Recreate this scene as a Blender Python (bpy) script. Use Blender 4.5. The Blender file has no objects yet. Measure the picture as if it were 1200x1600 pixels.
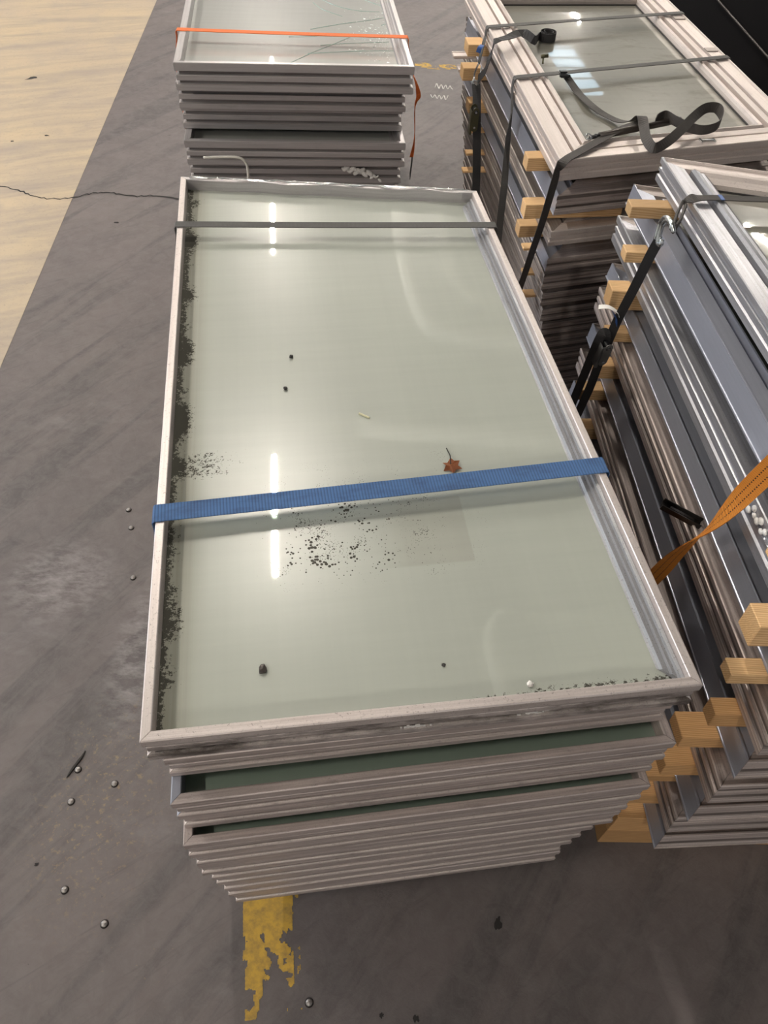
import bpy, bmesh, math, random
from mathutils import Vector, Matrix, Euler, noise
random.seed(7)
SC = bpy.context.scene
COL = SC.collection

# ------------------------------------------------------------------ camera, world, light, exposure
cd = bpy.data.cameras.new('camera')
cam = bpy.data.objects.new('camera', cd)
COL.objects.link(cam)
cd.sensor_fit = 'VERTICAL'
cd.sensor_height = 24.0
cd.lens = 24.0 * 1163.0 / 1600.0
cd.clip_start = 0.02
rt, up, fw = (0.9986716, 0.0398519, 0.0326635), (-0.0515274, 0.7723839, 0.6330624), (0.0000000, 0.6339045, -0.7734113)
cam.matrix_world = Matrix(((rt[0], up[0], -fw[0], 0.0), (rt[1], up[1], -fw[1], 0.0),
                           (rt[2], up[2], -fw[2], 1.88980), (0, 0, 0, 1)))
SC.camera = cam

w = bpy.data.worlds.new('hall_air')
SC.world = w
w.use_nodes = True
w.node_tree.nodes['Background'].inputs[0].default_value = (0.93, 0.95, 1.0, 1)
w.node_tree.nodes['Background'].inputs[1].default_value = 0.41

vs = SC.view_settings
vs.view_transform = 'Standard'
vs.look = 'None'
vs.gamma = 1.0
vs.use_curve_mapping = False
vs.exposure = 0.0

dl = bpy.data.lights.new('daylight_door', 'AREA')
dl.shape = 'RECTANGLE'
dl.size, dl.size_y = 6.0, 4.0
dl.energy = 520.0
dl.color = (0.80, 0.88, 1.0)
dlo = bpy.data.objects.new('daylight_door', dl)
COL.objects.link(dlo)
dlo.location = (-10.5, 5.0, 2.6)
dlo.rotation_euler = (0, math.radians(-82), 0)

LAMP_STRENGTH = 690.0

# ------------------------------------------------------------------ materials
def newmat(name):
    m = bpy.data.materials.new(name)
    m.use_nodes = True
    nt = m.node_tree
    nt.nodes.clear()
    out = nt.nodes.new('ShaderNodeOutputMaterial')
    return m, nt, out

class G:
    """small node helper"""
    def __init__(s, nt): s.nt = nt
    def n(s, t, **kw):
        nd = s.nt.nodes.new(t)
        for k, v in kw.items(): setattr(nd, k, v)
        return nd
    def link(s, a, b): s.nt.links.new(a, b)
    def val(s, sock, v):
        if hasattr(v, 'is_output') or hasattr(v, 'links') and not isinstance(v, (int, float, tuple)): s.link(v, sock)
        else: sock.default_value = v
    def coord(s, which='Object'): return s.n('ShaderNodeTexCoord').outputs[which]
    def mapping(s, vec, scale=(1, 1, 1), rot=(0, 0, 0), loc=(0, 0, 0)):
        m = s.n('ShaderNodeMapping')
        s.link(vec, m.inputs[0])
        m.inputs['Location'].default_value = loc
        m.inputs['Rotation'].default_value = rot
        m.inputs['Scale'].default_value = scale
        return m.outputs[0]
    def noise(s, vec, scale, detail=4, rough=0.55, out='Fac', dist=0.0):
        t = s.n('ShaderNodeTexNoise')
        s.link(vec, t.inputs['Vector'])
        t.inputs['Scale'].default_value = scale
        t.inputs['Detail'].default_value = detail
        t.inputs['Roughness'].default_value = rough
        t.inputs['Distortion'].default_value = dist
        return t.outputs[out]
    def ramp(s, fac, a, b, ca=(0, 0, 0, 1), cb=(1, 1, 1, 1)):
        r = s.n('ShaderNodeValToRGB')
        r.color_ramp.elements[0].position = a
        r.color_ramp.elements[1].position = b
        r.color_ramp.elements[0].color = ca
        r.color_ramp.elements[1].color = cb
        s.link(fac, r.inputs[0])
        return r.outputs[0]
    def math(s, op, a, b=0.0, clamp=False):
        m = s.n('ShaderNodeMath', operation=op, use_clamp=clamp)
        s.val(m.inputs[0], a)
        s.val(m.inputs[1], b)
        return m.outputs[0]
    def mix(s, fac, a, b, mode='MIX'):
        m = s.n('ShaderNodeMix', data_type='RGBA', blend_type=mode)
        s.val(m.inputs[0], fac)
        s.val(m.inputs[6], a)
        s.val(m.inputs[7], b)
        return m.outputs[2]
    def sep(s, vec):
        x = s.n('ShaderNodeSeparateXYZ')
        s.link(vec, x.inputs[0])
        return x.outputs
    def smooth(s, x, a, b):
        r = s.n('ShaderNodeMapRange', interpolation_type='SMOOTHSTEP')
        s.val(r.inputs[0], x)
        r.inputs[1].default_value = a
        r.inputs[2].default_value = b
        return r.outputs[0]
    def bump(s, h, strength=0.2, dist=0.001):
        b = s.n('ShaderNodeBump')
        b.inputs['Strength'].default_value = strength
        b.inputs['Distance'].default_value = dist
        s.link(h, b.inputs['Height'])
        return b.outputs[0]
    def principled(s, color, rough=0.5, metal=0.0, normal=None, spec=0.5):
        p = s.n('ShaderNodeBsdfPrincipled')
        s.val(p.inputs['Base Color'], color)
        s.val(p.inputs['Roughness'], rough)
        s.val(p.inputs['Metallic'], metal)
        p.inputs['Specular IOR Level'].default_value = spec
        if normal is not None: s.link(normal, p.inputs['Normal'])
        return p

def alu(name, light, dark, rough=0.42, metal=0.65, streak=0.6, grime=0.35, speck=0.0, vmax=None, grooves=()):
    m, nt, out = newmat(name)
    g = G(nt)
    uv = g.coord('UV')
    ob = g.coord('Object')
    rnd = g.n('ShaderNodeObjectInfo').outputs['Random']
    off = g.n('ShaderNodeVectorMath', operation='ADD')
    cmb = g.n('ShaderNodeCombineXYZ')
    g.link(g.math('MULTIPLY', rnd, 37.0), cmb.inputs[0])
    g.link(cmb.outputs[0], off.inputs[1])
    g.link(uv, off.inputs[0])
    uvo = off.outputs[0]
    st = g.noise(g.mapping(uvo, (4, 170, 1)), 1.0, 5, 0.65)
    gr = g.noise(g.mapping(uvo, (9, 26, 1)), 1.0, 6, 0.7)
    fine = g.noise(ob, 420, 2, 0.6)
    c = g.mix(g.math('MULTIPLY', g.ramp(st, 0.38, 0.68), streak), light, dark)
    gm = g.ramp(gr, 0.56, 0.74)
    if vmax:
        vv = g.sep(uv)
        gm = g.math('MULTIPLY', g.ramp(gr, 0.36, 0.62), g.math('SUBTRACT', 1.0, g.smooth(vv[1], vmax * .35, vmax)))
    for ga, gb in grooves:      # shade painted into the section's grooves, highlights painted along their lower lips
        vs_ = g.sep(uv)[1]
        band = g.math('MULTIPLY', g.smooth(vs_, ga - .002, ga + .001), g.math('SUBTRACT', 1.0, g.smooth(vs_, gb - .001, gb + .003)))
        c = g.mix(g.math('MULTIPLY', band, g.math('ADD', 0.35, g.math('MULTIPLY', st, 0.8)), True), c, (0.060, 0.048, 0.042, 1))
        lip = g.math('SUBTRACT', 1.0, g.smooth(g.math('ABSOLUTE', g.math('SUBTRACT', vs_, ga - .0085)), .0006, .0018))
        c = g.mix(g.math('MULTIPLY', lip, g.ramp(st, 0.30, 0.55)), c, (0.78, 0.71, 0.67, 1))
    c = g.mix(g.math('MULTIPLY', gm, grime), c, (0.055, 0.043, 0.036, 1))
    if speck > 0:
        sp = g.ramp(g.noise(ob, 260, 3, 0.7), 0.60, 0.68)
        c = g.mix(g.math('MULTIPLY', sp, speck), c, (0.10, 0.08, 0.07, 1))
    c = g.mix(g.math('MULTIPLY', g.ramp(fine, 0.4, 0.7), 0.16), c, dark)
    r = g.math('ADD', g.math('MULTIPLY', gm, 0.25), rough)
    p = g.principled(c, r, g.math('SUBTRACT', metal, g.math('MULTIPLY', gm, 0.4 * metal)), g.bump(fine, 0.10, 0.0004))
    g.link(p.outputs[0], out.inputs[0])
    return m

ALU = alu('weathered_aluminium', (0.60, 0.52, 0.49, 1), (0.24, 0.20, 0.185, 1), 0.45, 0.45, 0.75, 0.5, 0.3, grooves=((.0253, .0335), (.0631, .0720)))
ALU_TOP = alu('worn_bright_aluminium', (0.70, 0.635, 0.61, 1), (0.44, 0.385, 0.36, 1), 0.38, 0.5, 0.5, 0.18, 0.55)
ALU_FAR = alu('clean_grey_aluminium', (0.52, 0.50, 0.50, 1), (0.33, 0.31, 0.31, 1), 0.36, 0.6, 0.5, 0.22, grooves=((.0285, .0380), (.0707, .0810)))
ALU_PINK = alu('pinkish_oxidised_aluminium', (0.66, 0.59, 0.555, 1), (0.47, 0.41, 0.38, 1), 0.45, 0.4, 0.5, 0.15, 0.35)
ALU_COOL_LIT = alu('smooth_daylit_blue_aluminium', (0.40, 0.42, 0.49, 1), (0.32, 0.335, 0.39, 1), 0.36, 0.55, 0.35, 0.08)  # cool daylight on left-facing rails put into the base colour
ALU_GALV = alu('spangled_galvanised_metal', (0.50, 0.51, 0.55, 1), (0.27, 0.26, 0.27, 1), 0.34, 0.65, 0.7, 0.25, 0.4)
ALU_BROWN = alu('brownish_dull_aluminium', (0.42, 0.37, 0.34, 1), (0.22, 0.19, 0.175, 1), 0.5, 0.5, 0.75, 0.4)

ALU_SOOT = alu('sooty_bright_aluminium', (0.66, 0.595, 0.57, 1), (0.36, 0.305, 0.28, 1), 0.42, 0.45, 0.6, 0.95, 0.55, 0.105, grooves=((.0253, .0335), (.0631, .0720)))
ALU_BEAD = alu('speckled_blue_grey_aluminium', (0.36, 0.37, 0.39, 1), (0.17, 0.165, 0.165, 1), 0.45, 0.35, 0.5, 0.4, 0.6)

def plain(name, color, rough=0.5, metal=0.0, spec=0.5, var=0.15, scale=60):
    m, nt, out = newmat(name)
    g = G(nt)
    ob = g.coord('Object')
    nz = g.noise(ob, scale, 4, 0.6)
    dk = tuple(c * 0.55 for c in color[:3]) + (1,)
    c = g.mix(g.math('MULTIPLY', g.ramp(nz, 0.4, 0.7), var), color, dk)
    g.link(g.principled(c, rough, metal, g.bump(nz, 0.08, 0.0005), spec).outputs[0], out.inputs[0])
    return m

GASKET = plain('black_rubber', (0.022, 0.02, 0.02, 1), 0.6)
GREY_PL = plain('worn_grey_steel', (0.13, 0.13, 0.127, 1), 0.45, 0.3)
BLACK_PL = plain('black_painted_steel', (0.02, 0.021, 0.022, 1), 0.4, 0.3)
OLIVE = plain('olive_passivated_steel', (0.085, 0.08, 0.045, 1), 0.45, 0.6)
STEEL = plain('bright_zinc_steel', (0.62, 0.64, 0.64, 1), 0.22, 0.95, 0.5, 0.3, 90)
ROD = plain('dark_brown_tube', (0.05, 0.042, 0.036, 1), 0.35, 0.4)
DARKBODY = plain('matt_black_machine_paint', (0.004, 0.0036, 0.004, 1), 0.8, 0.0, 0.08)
DARKMET = plain('dark_worn_machine_metal', (0.03, 0.026, 0.024, 1), 0.4, 0.5)
FOAM = plain('white_foam', (0.80, 0.79, 0.76, 1), 0.8, 0, 0.3, 0.2, 120)
CHALK = plain('white_chalk_paint', (0.62, 0.60, 0.57, 1), 0.85, 0, 0.2, 0.3, 150)
CABLE = plain('off_white_cable', (0.66, 0.64, 0.58, 1), 0.5)
BOLT = plain('worn_steel_plug', (0.36, 0.34, 0.32, 1), 0.5, 0.8, 0.5, 0.5, 200)
DEBRIS = plain('dark_grit', (0.03, 0.027, 0.025, 1), 0.8)
BLUELABEL = plain('blue_label', (0.03, 0.10, 0.33, 1), 0.45)
WHITELABEL = plain('white_label', (0.80, 0.78, 0.76, 1), 0.5)
CRACKMAT = plain('floor_crack_dark', (0.02, 0.018, 0.017, 1), 0.9)  # dark colour of the floor crack and stains
STRAW = plain('pale_straw', (0.62, 0.60, 0.40, 1), 0.7)
SHARD = plain('bright_broken_glass_edge', (0.40, 0.55, 0.50, 1), 0.15, 0, 0.8, 0.4, 200)
SHARDW = plain('white_crushed_glass', (0.78, 0.86, 0.84, 1), 0.3, 0, 0.6, 0.3, 200)
CEILING = plain('grey_roof_sheet', (0.30, 0.31, 0.30, 1), 0.8, 0, 0.3, 0.25, 0.6)
DUCT = plain('pale_duct_wrap', (0.86, 0.86, 0.83, 1), 0.6, 0, 0.3, 0.1, 3)
HOUSING = plain('lamp_housing', (0.7, 0.7, 0.7, 1), 0.5)

def wood_mat(name, a, b):
    m, nt, out = newmat(name)
    g = G(nt)
    ob = g.coord('Object')
    rnd = g.n('ShaderNodeObjectInfo').outputs['Random']
    cmb = g.n('ShaderNodeCombineXYZ')
    g.link(g.math('MULTIPLY', rnd, 13.0), cmb.inputs[1])
    g.link(g.math('MULTIPLY', rnd, 7.0), cmb.inputs[2])
    v = g.n('ShaderNodeVectorMath', operation='ADD')
    g.link(ob, v.inputs[0])
    g.link(cmb.outputs[0], v.inputs[1])
    vec = g.mapping(v.outputs[0], (7, 60, 60), (0.05, 0.06, 0.4))
    wv = g.n('ShaderNodeTexWave', wave_type='RINGS', rings_direction='X')
    g.link(vec, wv.inputs[0])
    wv.inputs['Scale'].default_value = 1.6
    wv.inputs['Distortion'].default_value = 3.0
    wv.inputs['Detail'].default_value = 2
    fib = g.noise(g.mapping(ob, (18, 420, 420)), 1.0, 3, 0.6)
    c = g.mix(wv.outputs['Fac'], a, b)
    c = g.mix(g.math('MULTIPLY', g.ramp(fib, 0.4, 0.7), 0.35), c, tuple(x * 0.6 for x in b[:3]) + (1,))
    hs = g.n('ShaderNodeHueSaturation')
    g.link(g.math('ADD', g.math('MULTIPLY', rnd, 0.45), 0.75), hs.inputs['Value'])
    g.link(c, hs.inputs['Color'])
    g.link(g.principled(hs.outputs[0], 0.7, 0, g.bump(fib, 0.15, 0.0006), 0.3).outputs[0], out.inputs[0])
    return m
WOOD = wood_mat('pine_batten', (0.76, 0.52, 0.28, 1), (0.58, 0.35, 0.16, 1))
WOOD_DK = wood_mat('orange_stained_timber', (0.62, 0.37, 0.17, 1), (0.46, 0.25, 0.10, 1))

def strap_mat(name, col, dark, rib=260.0, ribdark=0.5, dirt=0.5, stitch=None):
    m, nt, out = newmat(name)
    g = G(nt)
    uv = g.coord('UV')
    s = g.sep(uv)
    rb = g.math('SINE', g.math('MULTIPLY', s[0], rib * 2 * math.pi))
    rb = g.math('ADD', g.math('MULTIPLY', rb, 0.5), 0.5)
    wv = g.math('ADD', g.math('MULTIPLY', g.math('SINE', g.math('MULTIPLY', s[1], 6000.0)), 0.5), 0.5)
    nz = g.noise(g.mapping(uv, (14, 40, 1)), 1.0, 5, 0.65)
    c = g.mix(g.math('MULTIPLY', g.ramp(rb, 0.0, 0.55, (1, 1, 1, 1), (0, 0, 0, 1)), ribdark), col, dark)
    c = g.mix(g.math('MULTIPLY', g.ramp(nz, 0.45, 0.72), dirt), c, dark)
    if stitch:
        for sv in stitch:
            band = g.math('LESS_THAN', g.math('ABSOLUTE', g.math('SUBTRACT', s[1], sv)), 0.0011)
            dash = g.math('GREATER_THAN', g.math('SINE', g.math('MULTIPLY', s[0], 1100.0)), -0.1)
            c = g.mix(g.math('MULTIPLY', band, dash), c, (0.05, 0.02, 0.01, 1))
    h = g.math('ADD', rb, g.math('MULTIPLY', wv, 0.5))
    g.link(g.principled(c, 0.62, 0, g.bump(h, 0.35, 0.0008), 0.35).outputs[0], out.inputs[0])
    return m
BLUE = strap_mat('blue_webbing', (0.060, 0.150, 0.340, 1), (0.020, 0.045, 0.110, 1), 190, 0.55, 0.6)
DKGREY = strap_mat('dark_grey_webbing', (0.085, 0.083, 0.080, 1), (0.040, 0.038, 0.036, 1), 320, 0.35, 0.4)
BLACKW = strap_mat('black_webbing', (0.030, 0.029, 0.030, 1), (0.012, 0.012, 0.012, 1), 320, 0.3, 0.4)
BROWNW = strap_mat('dusty_black_webbing', (0.060, 0.054, 0.050, 1), (0.022, 0.019, 0.018, 1), 320, 0.3, 0.5)
ORANGE = strap_mat('orange_webbing', (0.78, 0.17, 0.035, 1), (0.42, 0.09, 0.02, 1), 240, 0.2, 0.25)
AMBER = strap_mat('amber_orange_webbing', (0.60, 0.22, 0.03, 1), (0.30, 0.095, 0.012, 1), 240, 0.3, 0.3, (0.012, 0.023))

def pane_mat(name, dust, tint, fac=0.7, rough=0.32, masks=None):
    m, nt, out = newmat(name)
    g = G(nt)
    ob = g.coord('Object')
    s = g.sep(ob)
    big = g.noise(g.mapping(ob, (3.2, 1.1, 1)), 1.0, 3, 0.5)
    strk = g.noise(g.mapping(ob, (2.0, 42, 1)), 1.0, 4, 0.6)
    strk2 = g.noise(g.mapping(ob, (60, 1.2, 1)), 1.0, 3, 0.6)
    f = g.math('ADD', g.math('MULTIPLY', big, 0.16), fac - 0.12)
    f = g.math('ADD', f, g.math('MULTIPLY', strk, 0.09))
    f = g.math('ADD', f, g.math('MULTIPLY', strk2, 0.05), True)
    col = g.mix(g.ramp(big, 0.35, 0.65), dust, tuple(x * 0.86 for x in dust[:3]) + (1,))
    mud = None
    if masks: mud, muddy_col = masks(g, ob, s)
    if mud is not None:
        col = g.mix(mud, col, muddy_col)
        f = g.math('MAXIMUM', f, mud)
    tr = g.n('ShaderNodeBsdfTransparent')
    tr.inputs[0].default_value = tint
    pr = g.principled(col, rough, 0, None, 0.7)
    if mud is not None:
        g.link(g.math('ADD', rough, g.math('MULTIPLY', mud, 0.6)), pr.inputs['Roughness'])
        g.link(g.math('MULTIPLY', 0.7, g.math('SUBTRACT', 1.0, mud)), pr.inputs['Specular IOR Level'])
    mx = g.n('ShaderNodeMixShader')
    g.link(f, mx.inputs[0])
    g.link(tr.outputs[0], mx.inputs[1])
    g.link(pr.outputs[0], mx.inputs[2])
    fr = g.n('ShaderNodeFresnel')
    fr.inputs[0].default_value = 1.52
    gl = g.n('ShaderNodeBsdfGlossy')
    gl.inputs['Roughness'].default_value = 0.018
    gl.inputs['Color'].default_value = (0.97, 1, 0.97, 1)
    ff = g.math('MULTIPLY', fr.outputs[0], 1.25, True)
    if mud is not None: ff = g.math('MULTIPLY', ff, g.math('SUBTRACT', 1.0, g.math('MULTIPLY', mud, 0.9)))
    m2 = g.n('ShaderNodeMixShader')
    g.link(ff, m2.inputs[0])
    g.link(mx.outputs[0], m2.inputs[1])
    g.link(gl.outputs[0], m2.inputs[2])
    g.link(m2.outputs[0], out.inputs[0])
    return m

def top_masks(g, ob, s):
    """soot, moss and grit lying on the top pane of the centre stack (pane coordinates in metres)"""
    nz = g.noise(ob, 150, 6, 0.78)
    cl = g.noise(g.mapping(ob, (3, 7.5, 1)), 1.0, 3, 0.6)
    # left edge moss
    edge = g.math('SUBTRACT', 1.0, g.smooth(s[0], 0.012, 0.075))
    near = g.math('MULTIPLY', g.smooth(s[1], 0.46, 0.58), g.math('SUBTRACT', 1.0, g.smooth(s[1], 0.66, 1.0)))
    edge = g.math('MULTIPLY', edge, g.math('ADD', g.ramp(cl, 0.36, 0.62), g.math('MULTIPLY', near, 0.35)))
    m1 = g.math('GREATER_THAN', g.math('ADD', g.math('MULTIPLY', edge, 0.56), nz), 0.85)
    e2 = g.math('SUBTRACT', 1.0, g.smooth(s[0], 0.016, 0.034))
    m1b = g.math('MULTIPLY', g.math('GREATER_THAN', g.math('ADD', g.math('MULTIPLY', e2, 0.30), nz), 0.72), g.smooth(e2, 0.2, 0.5))
    # front edge specks, stronger to the right
    e3 = g.math('SUBTRACT', 1.0, g.smooth(g.math('SUBTRACT', s[1], g.math('MULTIPLY', s[0], 0.0)), 0.018, 0.046))
    e3 = g.math('MULTIPLY', e3, g.smooth(s[0], 0.05, 0.65))
    m2 = g.math('GREATER_THAN', g.math('ADD', g.math('MULTIPLY', e3, 0.30), nz), 0.80)
    # grit spots in the middle-front
    vo = g.n('ShaderNodeTexVoronoi')
    g.link(ob, vo.inputs['Vector'])
    vo.inputs['Scale'].default_value = 150
    area = g.math('MULTIPLY', g.math('MULTIPLY', g.smooth(s[0], 0.12, 0.24), g.math('SUBTRACT', 1.0, g.smooth(s[0], 0.30, 0.56))),
                  g.math('MULTIPLY', g.smooth(s[1], 0.22, 0.28), g.math('SUBTRACT', 1.0, g.smooth(s[1], 0.38, 0.46))))
    big = g.noise(ob, 34, 2, 0.5)
    rad = g.math('MULTIPLY', area, g.math('MULTIPLY', g.ramp(big, 0.36, 0.70), 0.46))
    m3 = g.math('LESS_THAN', vo.outputs['Distance'], rad)
    v2 = g.n('ShaderNodeTexVoronoi')
    g.link(ob, v2.inputs['Vector'])
    v2.inputs['Scale'].default_value = 330
    area2 = g.math('MULTIPLY', g.math('MULTIPLY', g.smooth(s[0], 0.10, 0.26), g.math('SUBTRACT', 1.0, g.smooth(s[0], 0.42, 0.66))),
                   g.math('MULTIPLY', g.smooth(s[1], 0.20, 0.27), g.math('SUBTRACT', 1.0, g.smooth(s[1], 0.42, 0.60))))
    rad2 = g.math('MULTIPLY', area2, g.math('MULTIPLY', g.ramp(g.noise(ob, 21, 3, 0.6), 0.42, 0.66), 0.30))
    m3 = g.math('MAXIMUM', m3, g.math('LESS_THAN', v2.outputs['Distance'], rad2))
    # dirt beside the blue strap at the left
    dy = g.math('ABSOLUTE', g.math('SUBTRACT', s[1], 0.515))
    b1 = g.math('MULTIPLY', g.math('SUBTRACT', 1.0, g.smooth(dy, 0.02, 0.055)), g.math('SUBTRACT', 1.0, g.smooth(s[0], 0.04, 0.24)))
    m4 = g.math('GREATER_THAN', g.math('ADD', g.math('MULTIPLY', b1, 0.26), nz), 0.78)
    # soft brown film along the left edge, and a pale square film right of centre
    mud = g.math('MAXIMUM', g.math('MAXIMUM', m1, m2), g.math('MAXIMUM', m3, m4))
    mud = g.math('MULTIPLY', g.math('MAXIMUM', mud, m1b), 0.93)
    film = g.math('MULTIPLY', g.math('SUBTRACT', 1.0, g.smooth(s[0], 0.02, 0.085)), g.math('ADD', 0.35, g.math('MULTIPLY', g.noise(g.mapping(ob, (160, 1.5, 1)), 1.0, 3, 0.6), 0.6)))
    sq = g.math('MULTIPLY', g.math('MULTIPLY', g.smooth(s[0], 0.33, 0.42), g.math('SUBTRACT', 1.0, g.smooth(s[0], 0.508, 0.512))),
                g.math('MULTIPLY', g.smooth(s[1], 0.255, 0.262), g.math('SUBTRACT', 1.0, g.smooth(s[1], 0.395, 0.402))))
    film = g.math('MAXIMUM', film, g.math('MULTIPLY', sq, 0.26))
    tot = g.math('MAXIMUM', mud, film)
    c = g.mix(mud, (0.24, 0.215, 0.165, 1), (0.022, 0.018, 0.014, 1))
    return tot, c

def smear_masks(g, ob, s):
    nz = g.noise(g.mapping(ob, (5, 16, 1)), 1.0, 6, 0.75, dist=0.6)
    m = g.math('MULTIPLY', g.ramp(nz, 0.52, 0.74), 0.6)
    return m, (0.15, 0.125, 0.10, 1)

PANE_TOP = pane_mat('dusty_green_glass', (0.55, 0.585, 0.515, 1), (0.70, 0.80, 0.72, 1), 0.76, 0.29, top_masks)
PANE = pane_mat('green_glass', (0.37, 0.47, 0.39, 1), (0.62, 0.76, 0.68, 1), 0.70, 0.30)
PANE_A = pane_mat('pale_grey_glass', (0.56, 0.57, 0.54, 1), (0.70, 0.78, 0.74, 1), 0.76, 0.34)
PANE_C = pane_mat('smeared_brownish_glass', (0.37, 0.355, 0.30, 1), (0.68, 0.70, 0.62, 1), 0.62, 0.28, smear_masks)
PANE_D = pane_mat('grey_brown_glass', (0.22, 0.215, 0.19, 1), (0.55, 0.57, 0.52, 1), 0.72, 0.25)

# ------------------------------------------------------------------ object helpers
def tag(o, label=None, cat=None, group=None, kind=None):
    if label: o['label'] = label
    if cat: o['category'] = cat
    if group: o['group'] = group
    if kind: o['kind'] = kind
    return o

def link(name, me, m, parent=None, loc=None, rot=None, smooth=False):
    o = bpy.data.objects.new(name, me)
    COL.objects.link(o)
    for mm in (m if isinstance(m, (list, tuple)) else [m]):
        if mm and mm.name not in [x.name for x in me.materials]: me.materials.append(mm)
    if parent: o.parent = parent
    if loc is not None: o.location = loc
    if rot is not None: o.rotation_euler = rot
    if smooth:
        for p in me.polygons: p.use_smooth = True
    return o

def obj(name, bm, m, parent=None, loc=None, rot=None, smooth=False):
    me = bpy.data.meshes.new(name)
    bmesh.ops.recalc_face_normals(bm, faces=bm.faces)
    bm.to_mesh(me)
    bm.free()
    return link(name, me, m, parent, loc, rot, smooth)

def empty(name, loc=(0, 0, 0), rot=(0, 0, 0)):
    o = bpy.data.objects.new(name, None)
    COL.objects.link(o)
    o.location = loc
    o.rotation_euler = rot
    o.empty_display_size = 0.05
    return o

def add_box(bm, c, s, bev=0.0, M=None):
    r = bmesh.ops.create_cube(bm, size=1.0)
    vs_ = r['verts']
    for v in vs_: v.co = Vector((v.co.x * s[0], v.co.y * s[1], v.co.z * s[2])) + Vector(c)
    if bev > 0:
        es = list({e for v in vs_ for e in v.link_edges})
        rr = bmesh.ops.bevel(bm, geom=es, offset=bev, segments=1, affect='EDGES', profile=0.5)
        vs_ = list({v for f in rr['faces'] for v in f.verts} | {v for v in vs_ if v.is_valid})
    if M is not None:
        for v in vs_: v.co = M @ v.co
    return vs_

def spline(pts, n=6):
    """Catmull-Rom through tuples (any length)"""
    P = [Vector(p) for p in pts]
    out = []
    for i in range(len(P) - 1):
        a, b, c, d = P[max(i - 1, 0)], P[i], P[i + 1], P[min(i + 2, len(P) - 1)]
        for k in range(n):
            t = k / n
            out.append(0.5 * ((2 * b) + (c - a) * t + (2 * a - 5 * b + 4 * c - d) * t * t + (3 * b - a - 3 * c + d) * t ** 3))
    out.append(P[-1])
    return out

def add_ribbon(bm, pts, sides, width, thick=0.0018):
    """flat webbing along pts; sides = vector across the webbing at each point"""
    uvl = bm.loops.layers.uv.verify()
    rings, us, u = [], [], 0.0
    n = len(pts)
    for i in range(n):
        p = Vector(pts[i])
        t = (Vector(pts[min(i + 1, n - 1)]) - Vector(pts[max(i - 1, 0)]))
        t = t.normalized() if t.length > 1e-9 else Vector((1, 0, 0))
        s = Vector(sides[i])
        s = (s - t * s.dot(t))
        s = s.normalized() if s.length > 1e-6 else t.orthogonal().normalized()
        nn = t.cross(s).normalized()
        w2, t2 = width / 2, thick / 2
        rings.append([bm.verts.new(p + s * a * w2 + nn * b * t2) for a, b in ((-1, -1), (1, -1), (1, 1), (-1, 1))])
        if i: u += (p - Vector(pts[i - 1])).length
        us.append(u)
    vv = (0.0, width, width, 0.0)
    for i in range(n - 1):
        for k in range(4):
            a, b = rings[i], rings[i + 1]
            k2 = (k + 1) % 4
            f = bm.faces.new((a[k], a[k2], b[k2], b[k]))
            for lp, uvv in zip(f.loops, ((us[i], vv[k]), (us[i], vv[k2]), (us[i + 1], vv[k2]), (us[i + 1], vv[k]))):
                lp[uvl].uv = uvv
    bm.faces.new(rings[0][::-1])
    bm.faces.new(rings[-1])

def ribbon(name, keys, width, m, parent=None, n=5, thick=0.0018, curved=True):
    """keys: (point, side vector)"""
    if curved:
        pts = spline([k[0] for k in keys], n)
        sd = spline([k[1] for k in keys], n)
    else:
        pts = [k[0] for k in keys]
        sd = [k[1] for k in keys]
    bm = bmesh.new()
    add_ribbon(bm, pts, sd, width, thick)
    return obj(name, bm, m, parent)

def add_tube(bm, pts, r, seg=8, closed=False):
    rings = []
    n = len(pts)
    prev = None
    for i in range(n):
        a = Vector(pts[(i - 1) % n] if closed else pts[max(i - 1, 0)])
        b = Vector(pts[(i + 1) % n] if closed else pts[min(i + 1, n - 1)])
        t = (b - a).normalized()
        if prev is None: x = t.orthogonal().normalized()
        else:
            x = prev - t * prev.dot(t)
            x = x.normalized() if x.length > 1e-6 else t.orthogonal().normalized()
        prev = x
        y = t.cross(x)
        rr = r[i] if isinstance(r, (list, tuple)) else r
        rings.append([bm.verts.new(Vector(pts[i]) + x * math.cos(k * 2 * math.pi / seg) * rr + y * math.sin(k * 2 * math.pi / seg) * rr) for k in range(seg)])
    m = n if closed else n - 1
    for i in range(m):
        A, B = rings[i], rings[(i + 1) % n]
        for k in range(seg): bm.faces.new((A[k], A[(k + 1) % seg], B[(k + 1) % seg], B[k]))
    if not closed:
        bm.faces.new(rings[0][::-1])
        bm.faces.new(rings[-1])

def inset_quad(q, d):
    """q: four 2D points counter-clockwise, moved inward by d"""
    ls = []
    for i in range(4):
        a, b = Vector(q[i]), Vector(q[(i + 1) % 4])
        t = (b - a).normalized()
        nrm = Vector((-t.y, t.x))
        ls.append((a + nrm * d, t))
    res = []
    for i in range(4):
        p, r = ls[i - 1]
        s_, t = ls[i]
        den = r.x * t.y - r.y * t.x
        k = ((s_.x - p.x) * t.y - (s_.y - p.y) * t.x) / den
        res.append(p + r * k)
    return res

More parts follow.
